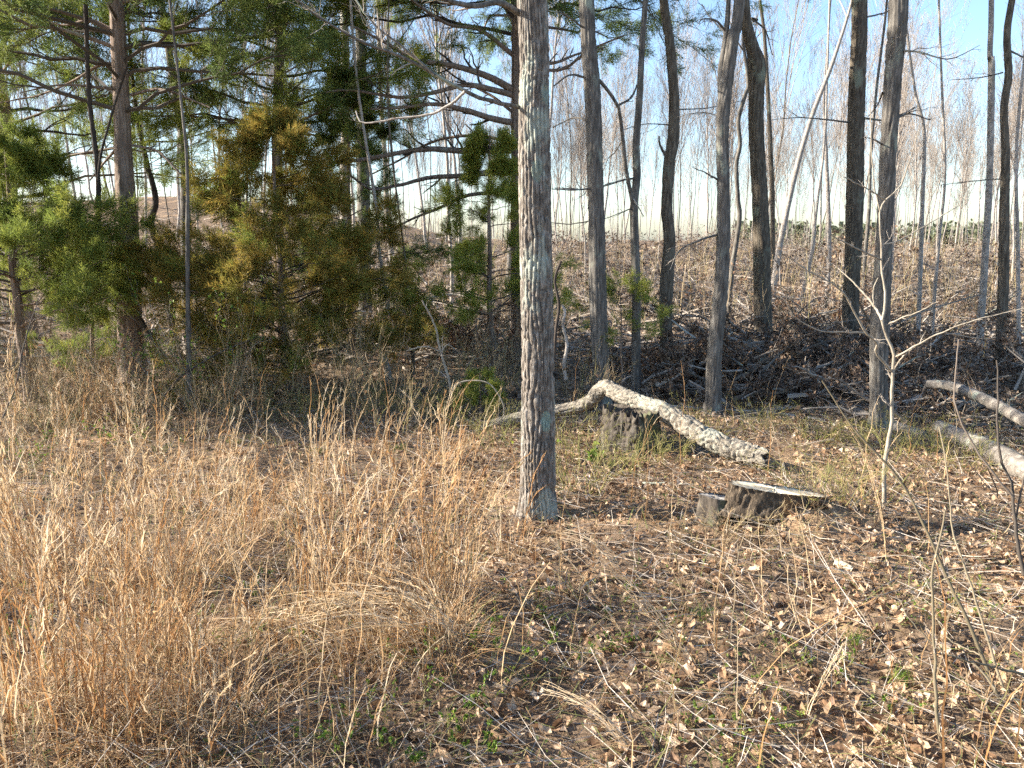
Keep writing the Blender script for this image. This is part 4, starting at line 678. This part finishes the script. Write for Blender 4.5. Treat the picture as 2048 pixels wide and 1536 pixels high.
mb = MB(); tubes(mb, P, U(.005, .026, N)[:, None]*np.linspace(1, .4, 4), 3); A, AR = kids(P, np.full((N, 4), .006), 2, .45, .9, .3, 2, .6); tubes(mb, A, AR, 3)
tag(mb.obj('logging_slash', M['twigbg'], None), 'grey sticks and twigs strewn over the cleared hillside', 'slash', kind='stuff')
N = 2600; yy = 10.5+55*U(0, 1, N)**1.4; xx = U(-.8, .8, N)*yy; hh = U(.4, 1.5, N); P = np.c_[xx, yy, H(xx, yy)][:, None]+np.linspace(0, 1, 4)[None, :, None]*np.c_[rng.normal(0, .25, (N, 2)), hh][:, None]+np.cumsum(rng.normal(0, .03, (N, 4, 3)), 1)
mb = MB(); tubes(mb, P, U(.003, .008, N)[:, None]*np.linspace(1, .4, 4), 3); A, AR = kids(P, np.full((N, 4), .004), 4, .45, .6, .3, 2, .6, .2, minr=.002); tubes(mb, A, AR, 3)
tag(mb.obj('hillside_undergrowth', M['twigwarm'], None), 'thin brown whips and sprouts all over the cleared slope', 'undergrowth', kind='stuff')
# background trees
def bg_proto(k):
    h = U(9.5, 14.5); r = U(.028, .08); n_ = 12; t_ = np.linspace(0, 1, n_); P = np.c_[np.cumsum(rng.normal(0, .004*h, (n_, 2)), 0)+np.outer(t_, rng.normal(0, .025*h, 2)), t_*h]; P[0] = 0; R = r*(1-.9*t_**.9)
    tm = MB(); tubes(tm, P[None], R[None], 8); me1 = tm.mesh('trunk', M['pale'] if k % 4 else M['bark3'], smooth=True)
    B, BR = kids(P[None], R[None], 24, .30, .65, .5, 6, .55, .33, .06, .98, .2, .006); C, CR = kids(B, BR, 6, .5, .6, .35, 4, .55, .15, .08, minr=.005); D, DR = kids(C, CR, 6, .55, .7, .3, 3, .6, .1, .1, minr=.004)
    cm = MB(); tubes(cm, B, BR, 4); tubes(cm, C, CR, 3); tubes(cm, D, DR, 3); return me1, cm.mesh('crown', M['twigbg'])
PRO = [bg_proto(k) for k in range(10)]; nb = 0
place = []
while len(place) < 299:
    yb = 16+82*U(0, 1)**.9; la = U(-.70, .72) if U(0, 1) < .8 else U(-.1, .72)
    if la*yb/ yb > -.05 and yb < 18: continue
    if any((la*yb-a)**2+(yb-b_)**2 < 1.2 for a, b_ in place): continue
    place.append((la*yb, yb))
MARKS = [(-9e3, 'the left picture edge'), (257, 'the big left cedar'), (372, 'the blue-grey thin trunk'), (690, 'the cedar-shaded grey trunk'), (1074, 'the central oak'), (1196, 'the straight grey tree'), (1333, 'the snaking trunk'), (1445, 'the forked grey tree'), (1523, 'the bulged trunk'), (1705, 'the dark straight trunk'), (1765, 'the dark leaning trunk'), (1965, 'the pale elbowed trunk'), (2005, 'the wavy trunk')]
ORD = ['first', 'second', 'third', 'fourth', 'fifth', 'sixth', 'seventh', 'eighth', 'ninth', 'tenth', 'eleventh', 'twelfth', 'thirteenth', 'fourteenth', 'fifteenth', 'sixteenth', 'seventeenth', 'eighteenth', 'nineteenth', 'twentieth']+['twenty-'+q for q in ('first', 'second', 'third', 'fourth', 'fifth', 'sixth', 'seventh', 'eighth', 'ninth')]+['thirtieth']+['thirty-'+q for q in ('first', 'second', 'third', 'fourth', 'fifth', 'sixth', 'seventh', 'eighth', 'ninth')]
def scr(x, y, z):
    c, s_ = math.cos(PITCH), math.sin(PITCH); return 1024+FPX*x/(y*c-(z-EYE)*s_)
gap = {}
for i, (x, y) in enumerate(place):
    px = scr(x, y, float(H(x, y))); g_ = max(k for k, m_ in enumerate(MARKS) if px >= m_[0]); far = 0 if y < 34 else (1 if y < 62 else 2)
    gap.setdefault((g_, far), []).append((px, i))
LABEL = {}
for (g_, far), L_ in gap.items():
    L_.sort(); what = ('bare near-slope tree', 'bare mid-slope tree', 'bare crest tree')[far]; nx = MARKS[g_+1][1] if g_+1 < len(MARKS) else 'the right picture edge'
    for q, (px, i) in enumerate(L_): LABEL[i] = ('only ' if len(L_) == 1 else ORD[min(q, 38)]+' ')+what+('' if len(L_) == 1 else ' from left')+', between %s and %s' % (MARKS[g_][1], nx)
for i, (x, y) in enumerate(place):
    t = thing('bare_tree', LABEL[i], 'tree', (x, y, float(H(x, y))-.05), 'bare trees on the hillside')
    s = U(.75, 1.15); top = (1.9+.225*y-float(H(x, y)))/12.*U(.75, 1.2)
    if x/y > .02 and i % 6: s = min(s, top)
    t.scale = (max(s, .55), max(s, .55), s*U(.95, 1.05)); t.rotation_euler = (rng.normal(0, .04), rng.normal(0, .06), U(0, 6.28))
    for me, nm in zip(PRO[i % 10], ('trunk', 'crown')):
        o = bpy.data.objects.new(nm, me); sc.collection.objects.link(o); o.parent = t
# distant pine ridge (right)
N = 700; yy = U(235, 330, N); la = U(.27, .95, N); xx = la*yy; h = 12.6+U(-1.5, 1.5, N)+(yy-235)*.03; mb = MB(); base = np.c_[xx, yy, H(xx, yy)]
n2 = 9; i = np.repeat(np.arange(N), n2); f = U(.35, 1, N*n2); rr = 2.2*(1.05-f)**.6*U(.4, 1, N*n2); az = U(0, 6.283, N*n2); pos = base[i]+np.c_[np.cos(az)*rr, np.sin(az)*rr, f*h[i]]
scat_many(mb, SLEAF, pos, rand_dir(len(pos)), U(1.6, 3.0, len(pos))); tubes(mb, np.stack([base, base+np.c_[0*h, 0*h, h]], 1), np.array([[.2, .05]]), 3)
tag(mb.obj('distant_pine_woods', M['pine'], None), 'low green line of distant pine woods on the right horizon', 'woods', kind='stuff')

N = 800; yy = U(130, 380, N); la = U(-.9, .9, N); xx = la*yy; h = U(8, 15, N)+2.5*wob(xx, yy, 60, 8); mb = MB(); base = np.c_[xx, yy, H(xx, yy)]; P = base[:, None]+np.linspace(0, 1, 4)[None, :, None]*np.c_[rng.normal(0, .5, (N, 2)), h][:, None]
tubes(mb, P, U(.05, .13, N)[:, None]*np.linspace(1, .2, 4), 3); A, AR = kids(P, np.full((N, 4), .06), 9, .3, .6, .5, 2, .5, .35, .05, .98, minr=.03); tubes(mb, A, AR, 3)
tag(mb.obj('distant_bare_woods', M['farwood'], None), 'faint band of distant leafless woods beyond the crest', 'woods', kind='stuff')
# ------------------------------------------------------------------ ground cover: leaves, twigs, grass
def gpos(n, x0, x1, y0, y1): 
    yy = U(y0, y1, n); xx = U(x0, x1, n)*yy; return xx, yy
lb = MB(); N = 31000; yy = 1.5+6.5*U(0, 1, N)**.85; la = U(-.85, .85, N); xx = la*yy
keep = U(0, 1, N) < np.where(la < -.25, .45, 1.)*np.where(wob(xx, yy, 1.3, 9) > .38, .35, 1); xx, yy = xx[keep], yy[keep]
pos = np.c_[xx, yy, H(xx, yy)+U(.004, .035, len(xx))]; dv = rand_dir(len(xx))*[1, 1, .55]; 
def flat_basis(n, tilt=.6):
    nz = nrm(np.c_[rng.normal(0, tilt, (n, 2)), np.ones(n)]); return basis(nz, U(0, 6.283, n))
def scat_flat(mb, protos, pos, size, tilt=.55):
    n = len(pos); wh = rng.integers(0, len(protos), n); Mx = flat_basis(n, tilt); Mx = Mx; tt = U(0, 1, n)
    for i, p in enumerate(protos): k = wh == i; scatter(mb, p, pos[k], Mx[k], size[k], tt[k], .08)
scat_flat(lb, LEAF, pos, .02+.045*U(0, 1, len(pos))**1.8, .9)
N = 20000; yy = 8+26*U(0, 1, N)**1.3; xx = U(-.8, .8, N)*yy; lb2 = MB(); scat_flat(lb2, BLEAF, np.c_[xx, yy, H(xx, yy)+U(.01, .06, N)], U(.06, .13, N), .8)
farl = lb2.obj('hillside_leaf_litter', M['farleaf'], None)
tag(farl, 'dull brown leaf and bark litter over the cleared hillside', 'leaf litter', kind='stuff')
tag(lb.obj('leaf_litter', M['leaf'], None), 'brown and tan dead leaves covering the forest floor', 'leaf litter', kind='stuff')
LM = [MB().add(*LEAF[i], t=U(.2, 1)).mesh('fallen_leaf', M['leaf']) for i in range(8)]
LM += [MB().add(*LEAF[i], t=U(.5, 1)).mesh('fallen_leaf', M['leaf']) for i in range(8)]
for i in range(300):
    yl = 1.75+1.9*U(0, 1)**1.2; xl = U(-.25, .75)*yl if i % 5 else U(-.7, -.25)*yl; o = bpy.data.objects.new('fallen_leaf', LM[i % 16]); sc.collection.objects.link(o); o.parent = ground
    o.location = (xl, yl, float(H(xl, yl))+U(.015, .05)); o.rotation_euler = (rng.normal(0, .7), rng.normal(0, .7), U(0, 6.28)); s = U(.035, .068); o.scale = (s, s, s)
N = 7000; yy = 1.6+8*U(0, 1, N)**.9; xx = U(-.8, .8, N)*yy; az = U(0, 6.283, N); LL = U(.06, .4, N); d = np.c_[np.cos(az), np.sin(az), U(-.05, .35, N)]; tt = np.linspace(0, 1, 3)
P = np.c_[xx, yy, H(xx, yy)+U(0.01, .04, N)][:, None]+d[:, None]*LL[:, None, None]*tt[None, :, None]+np.cumsum(rng.normal(0, .05, (N, 3, 3)), 1)*LL[:, None, None]
mb = MB(); tubes(mb, P, U(.0008, .0022, N)[:, None]*np.linspace(1, .5, 3), 3); tag(mb.obj('twig_litter', M['twigpale'], None), 'thin grey twigs scattered on the leaf litter', 'twigs', kind='stuff')

N = 15000; yy = 1.5+7.5*U(0, 1, N)**.9; xx = U(-.85, .85, N)*yy; az = U(0, 6.283, N); LL = U(.04, .22, N); d = np.c_[np.cos(az), np.sin(az), U(-.05, .3, N)]; tt = np.linspace(0, 1, 3)
P = np.c_[xx, yy, H(xx, yy)+U(.01, .05, N)][:, None]+d[:, None]*LL[:, None, None]*tt[None, :, None]+np.cumsum(rng.normal(0, .10, (N, 3, 3)), 1)*LL[:, None, None]
mb = MB(); ribbons(mb, P, np.full((N, 1), .004)*np.linspace(1, .5, 3)[None], az+1.57); tag(mb.obj('straw_thatch', M['grass2'], None), 'flattened straw and broken grass matted over the leaves', 'straw', kind='stuff')
N = 5200; yy = 1.6+6.5*U(0, 1, N); xx = U(-.8, .8, N)*yy; k_ = wob(xx, yy, .9, 21) > .02; xx, yy = xx[k_], yy[k_]; mb = MB(); scat_flat(mb, BLEAF, np.c_[xx, yy, H(xx, yy)+U(.01, .07, len(xx))], U(.010, .028, len(xx)), .9)
tag(mb.obj('ground_weeds', M['weed'], None), 'tiny olive green weeds sprinkled through the litter', 'weeds', kind='stuff')
def blades(mb, xx, yy, h, wdt, bend, k=4, tint=None, z0=None, az=None, stiff=2.):
    n = len(xx); az = U(0, 6.283, n) if az is None else az; tt = np.linspace(0, 1, k); bd = bend*U(.3, 1.3, n); dirv = np.c_[np.cos(az), np.sin(az)]
    P = np.zeros((n, k, 3)); lean = h[:, None]*bd[:, None]*(tt**stiff)[None]; P[..., :2] = np.c_[xx, yy][:, None]+dirv[:, None]*lean[..., None]; zb = H(xx, yy) if z0 is None else z0
    P[..., 2] = zb[:, None]+h[:, None]*(tt[None]-.5*np.clip(bd, 0, 1.6)[:, None]*(tt**2.5)[None]); P[:, 1:] += rng.normal(0, .011, (n, k-1, 3))*h[:, None, None]
    P[..., 2] = np.maximum(P[..., 2], zb[:, None]+.003); W = wdt*U(.6, 1.3, n)[:, None]*np.linspace(1, .25, k)[None]; ribbons(mb, P, W, az+1.57+U(-.5, .5, n), tint); return P
mb = MB()   # low thatch, dense in the left field
N = 32000; yy = 1.5+9.5*U(0, 1, N)**1.0; la = U(-.85, .85, N); xx = la*yy
dens = np.interp(la, [-.85, -.45, -.28, -.15, .05, .85], [1, 1, .85, .7, .5, .42])*np.where(yy < 3.0, .85, 1)*np.clip(.5+2.4*wob(xx, yy, .7, 13), .05, 1); k_ = U(0, 1, N) < dens; xx, yy, la = xx[k_], yy[k_], la[k_]
hh = np.where(la < -.25, U(.06, .34, len(xx)), U(.04, .2, len(xx))); blades(mb, xx, yy, hh, .0045, 1.2, 4)
tag(mb.obj('dry_grass', M['grass2'], None), 'matted tan dry grass across the clearing', 'grass', kind='stuff')
def clump(label, px, py, h, n_stem, rad, nbl, group=None, lean=None, bend=.35, fluff=True, tint=(0, 1), basal=.22):
    g = ground_at(px, py); t = thing('grass_clump', label, 'grass', g, group); a = U(0, 6.283, n_stem); r = rad*U(0, 1, n_stem)**.6; x = g[0]+np.cos(a)*r; y = g[1]+np.sin(a)*r
    sm = MB(); hh = h*U(.6, 1.1, n_stem); az = a+U(-.6, .6, n_stem) if lean is None else lean+rng.normal(0, .35, n_stem); tn = U(tint[0], tint[1], n_stem); tt = np.linspace(0, 1, 9); bd = bend*U(.3, 1.5, n_stem)
    P = np.zeros((n_stem, 9, 3)); P[..., :2] = np.c_[x, y][:, None]+np.c_[np.cos(az), np.sin(az)][:, None]*(hh*bd)[:, None, None]*(tt**2.2)[None, :, None]; P[..., 2] = H(x, y)[:, None]+hh[:, None]*(tt[None]-.45*np.clip(bd, 0, 1.5)[:, None]*tt[None]**3); P[:, 1:] += np.cumsum(rng.normal(0, .006, (n_stem, 8, 3)), 1)
    P[..., 2] = np.maximum(P[..., 2], H(P[..., 0], P[..., 1])+.01)
    tubes(sm, P, np.full((n_stem, 1), .0021)*np.linspace(1.1, .6, 9), 3, tn)
    if fluff:   # clasping leaf blades up the stems and a feathery head
        A, AR = kids(P, np.full((n_stem, 9), .001), 9, .22, .35, .1, 5, .6, .15, .16, 1., -.25); ribbons(sm, A, np.full(len(A), .0055)[:, None]*np.linspace(1, .3, 5)[None], tint=np.clip(np.repeat(tn, 9)+U(-.2, .25, len(A)), 0, 1))
        A, AR = kids(P, np.full((n_stem, 9), .001), 10, .10, .35, .2, 4, .6, .62, .14, 1.); ribbons(sm, A, np.full(len(A), .003)[:, None]*np.linspace(1, .3, 4)[None], tint=np.clip(np.repeat(tn, 10)+U(-.1, .35, len(A)), 0, 1))
    sm.obj('stems', M['grass'], t, kind='stuff')
    bm_ = MB(); r = rad*1.5*U(0, 1, nbl)**.6; a = U(0, 6.283, nbl); x = g[0]+np.cos(a)*r; y = g[1]+np.sin(a)*r; blades(bm_, x, y, basal*U(.4, 1.4, nbl), .0036, 1.1, 5, az=a+U(-.8, .8, nbl)); bm_.obj('blades', M['grass'], t, kind='stuff'); return t
CL = [(640, 1210, .72, 12, .10, 90, 'tall straw grass tuft at centre-left, left of three'), (690, 1215, .75, 14, .12, 110, 'tall straw grass tuft at centre-left, middle of three'), (745, 1200, .70, 12, .10, 90, 'tall straw grass tuft at centre-left, right of three'), (840, 1215, .72, 10, .09, 80, 'tall orange-tan grass tuft left of the oak foot'), (890, 1225, .76, 14, .10, 100, 'tallest straw grass tuft just left of the oak foot'), (925, 1180, .66, 8, .08, 70, 'thin grass tuft nearest the oak foot'),
      (300, 1330, .75, 14, .12, 120, 'tall pale grass tuft with bent tops in the lower left field'), (350, 1340, .6, 12, .12, 120, 'orange grass tuft beside the bent pale one'), (60, 1400, .8, 16, .15, 160, 'tall grass tuft at the lower left edge'), (150, 1470, .75, 16, .15, 160, 'orange grass tuft in the lower left corner'), (250, 1500, .6, 14, .15, 160, 'curled orange grass tuft near the lower left corner'), (420, 1150, .55, 16, .16, 120, 'feathery arching grass tuft in the left field'), (330, 1180, .6, 14, .14, 110, 'leaning grass tuft in the middle of the left field'), (200, 1180, .62, 14, .16, 120, 'grass tuft with folded tops, left field'), (90, 1150, .7, 14, .16, 120, 'grass tuft by the left edge, middle height'), (30, 1120, 1.05, 6, .05, 70, 'single tall pale grass stalk at the left edge'),
      (170, 860, .75, 16, .16, 70, 'orange grass stand left of the big cedar foot'), (215, 850, .8, 16, .16, 70, 'orange grass stand at the big cedar foot'), (270, 870, .65, 14, .16, 70, 'grass stand right in front of the big cedar'), (120, 930, .6, 12, .2, 80, 'far grass tuft in the left field'), (300, 960, .6, 12, .2, 90, 'grass tuft below the big cedar'), (400, 1000, .55, 12, .2, 90, 'brown grass tuft right of field centre'), (470, 1080, .5, 12, .18, 90, 'drooping grass tuft near the field edge'), (560, 1290, .45, 10, .15, 120, 'low straw grass tuft left of the flattened tuft'), (450, 1420, .55, 12, .16, 150, 'straw grass tuft in the lower left, right part'), (380, 1520, .5, 12, .18, 160, 'straw grass tuft on the bottom edge, left'), (20, 1520, .7, 16, .2, 160, 'straw grass tuft in the very bottom-left corner'), (540, 1050, .5, 10, .16, 90, 'sparse grass tuft behind the grey stick'), (1030, 1110, .45, 6, .10, 60, 'thin red-brown grass before the oak foot'), (640, 960, .6, 10, .12, 60, 'straw tuft in front of the bronze cedar'), (880, 930, .6, 10, .08, 50, 'straw stalks left of the oak, farther back')]
for c in CL: clump(c[6], c[0], c[1], c[2]*1.18, int(c[3]*1.15), c[4], c[5], bend=.28, tint=(0, .6) if 'orange' in c[6] else (.1, 1))
mb = MB(); N = 1900; yy = 2.0+6.5*U(0, 1, N); la = U(-.8, .8, N); xx = la*yy; k_ = (U(0, 1, N) < np.interp(la, [-.8, -.3, -.12, .1, .8], [1, .8, .5, .22, .18]))&(wob(xx, yy, .75, 13) > -.02); xx, yy = xx[k_], yy[k_]; n_ = len(xx)
P = blades(mb, xx, yy, U(.3, .85, n_), .006, .35, 7, U(0, .9, n_), stiff=2.4); A, AR = kids(P, np.full((n_, 7), .001), 4, .2, .4, .1, 4, .6, .2, .16, 1., -.25); ribbons(mb, A, np.full(len(A), .0036)[:, None]*np.linspace(1, .3, 4)[None])
tag(mb.obj('tall_dry_grass', M['grass'], None), 'scattered tall straw-coloured grass stalks in the left field', 'grass', kind='stuff')
# flattened tuft and bowed bundles
clump('flattened straw tuft combed over a dark hollow, lower centre', 880, 1300, .42, 34, .11, 300, lean=math.pi*.93, bend=1.1, basal=.2, tint=(.35, 1))
clump('flattened straw tuft left of the combed one', 730, 1320, .38, 18, .12, 180, lean=math.pi*.98, bend=1.2, basal=.18, tint=(.35, 1))
def bundle(label, pts, Y0, Y1, n_, spread, group=None):
    P = spline([at(px, py, Y0+(Y1-Y0)*i/(len(pts)-1)) for i, (px, py) in enumerate(pts)], 14); t = thing('grass_stalk', label, 'grass', P[0], group); mb = MB(); tt = np.linspace(0, 1, 14)
    off = rng.normal(0, 1, (n_, 1, 3))*spread*(tt*(1.3-tt))[None, :, None]+np.cumsum(rng.normal(0, spread*.2, (n_, 14, 3)), 1); Q = P[None]+off; tubes(mb, Q, np.full((n_, 1), .0018)*np.linspace(1, .5, 14), 3, U(.65, 1, n_))
    A, _ = kids(Q, np.full((n_, 14), .001), 12, .14, .25, -.05, 5, .6, .1, .15, 1., -.2); ribbons(mb, A, np.full(len(A), .004)[:, None]*np.linspace(1, .3, 5)[None], tint=U(.4, 1, len(A))); mb.obj('stems', M['grass'], t, kind='stuff')
bundle('pale bowed grass bundle arching up-left at lower centre', [(1430, 1400), (1370, 1310), (1300, 1220), (1240, 1145), (1180, 1085), (1125, 1065)], 2.7, 3.0, 7, .02)
bundle('pale grass bundle slanting to the bottom edge at centre', [(1290, 1545), (1230, 1470), (1180, 1420), (1130, 1390), (1085, 1375)], 2.25, 2.5, 6, .016)
bundle('thin pale grass stalk slanting left at lower centre', [(1260, 1290), (1200, 1200), (1140, 1120), (1100, 1070)], 3.0, 3.3, 2, .01)
bundle('orange dry grass stalk with flag leaves by the pale sapling', [(1775, 1140), (1765, 1040), (1750, 980), (1725, 900), (1690, 840)], 3.7, 3.8, 2, .008)
bundle('white-tinged tall stalk at the left edge of the picture', [(28, 1120), (22, 980), (18, 850), (16, 720), (25, 600)], 3.6, 3.8, 3, .006)
bundle('bent straw stalk with spread leaves in the left field', [(295, 1080), (300, 960), (315, 890), (345, 820)], 4.4, 4.6, 2, .008)
bundle('straw stalk leaning right in the left field', [(440, 1060), (450, 980), (465, 900), (490, 800)], 4.5, 4.7, 2, .008)
bundle('long straw stalk lying across the lower left', [(620, 1120), (690, 1190), (740, 1250), (830, 1290)], 3.1, 2.9, 2, .01)
bundle('pair of straw stalks at the lower right, leaning right', [(1590, 1500), (1620, 1420), (1655, 1350), (1690, 1290)], 2.4, 2.6, 4, .012)
bundle('thin purple-grey stalks standing below the sawn stump', [(1580, 1400), (1575, 1280), (1565, 1180), (1560, 1060)], 2.9, 3.1, 3, .05)
# green grass tufts
for px, py, lab in [(1405, 1240, 'bright green grass tuft on bare soil at lower right'), (1710, 1290, 'small green grass tuft near the right soil patch'), (1800, 1370, 'tiny green grass tuft beside the thin sapling')]:
    g = ground_at(px, py); n_ = 70; mb = MB(); blades(mb, g[0]+rng.normal(0, .02, n_), g[1]+rng.normal(0, .02, n_), U(.04, .10, n_), .003, .8, 4); t = thing('green_grass_tuft', lab, 'grass', g); mb.obj('blades', M['green'], t, kind='stuff')
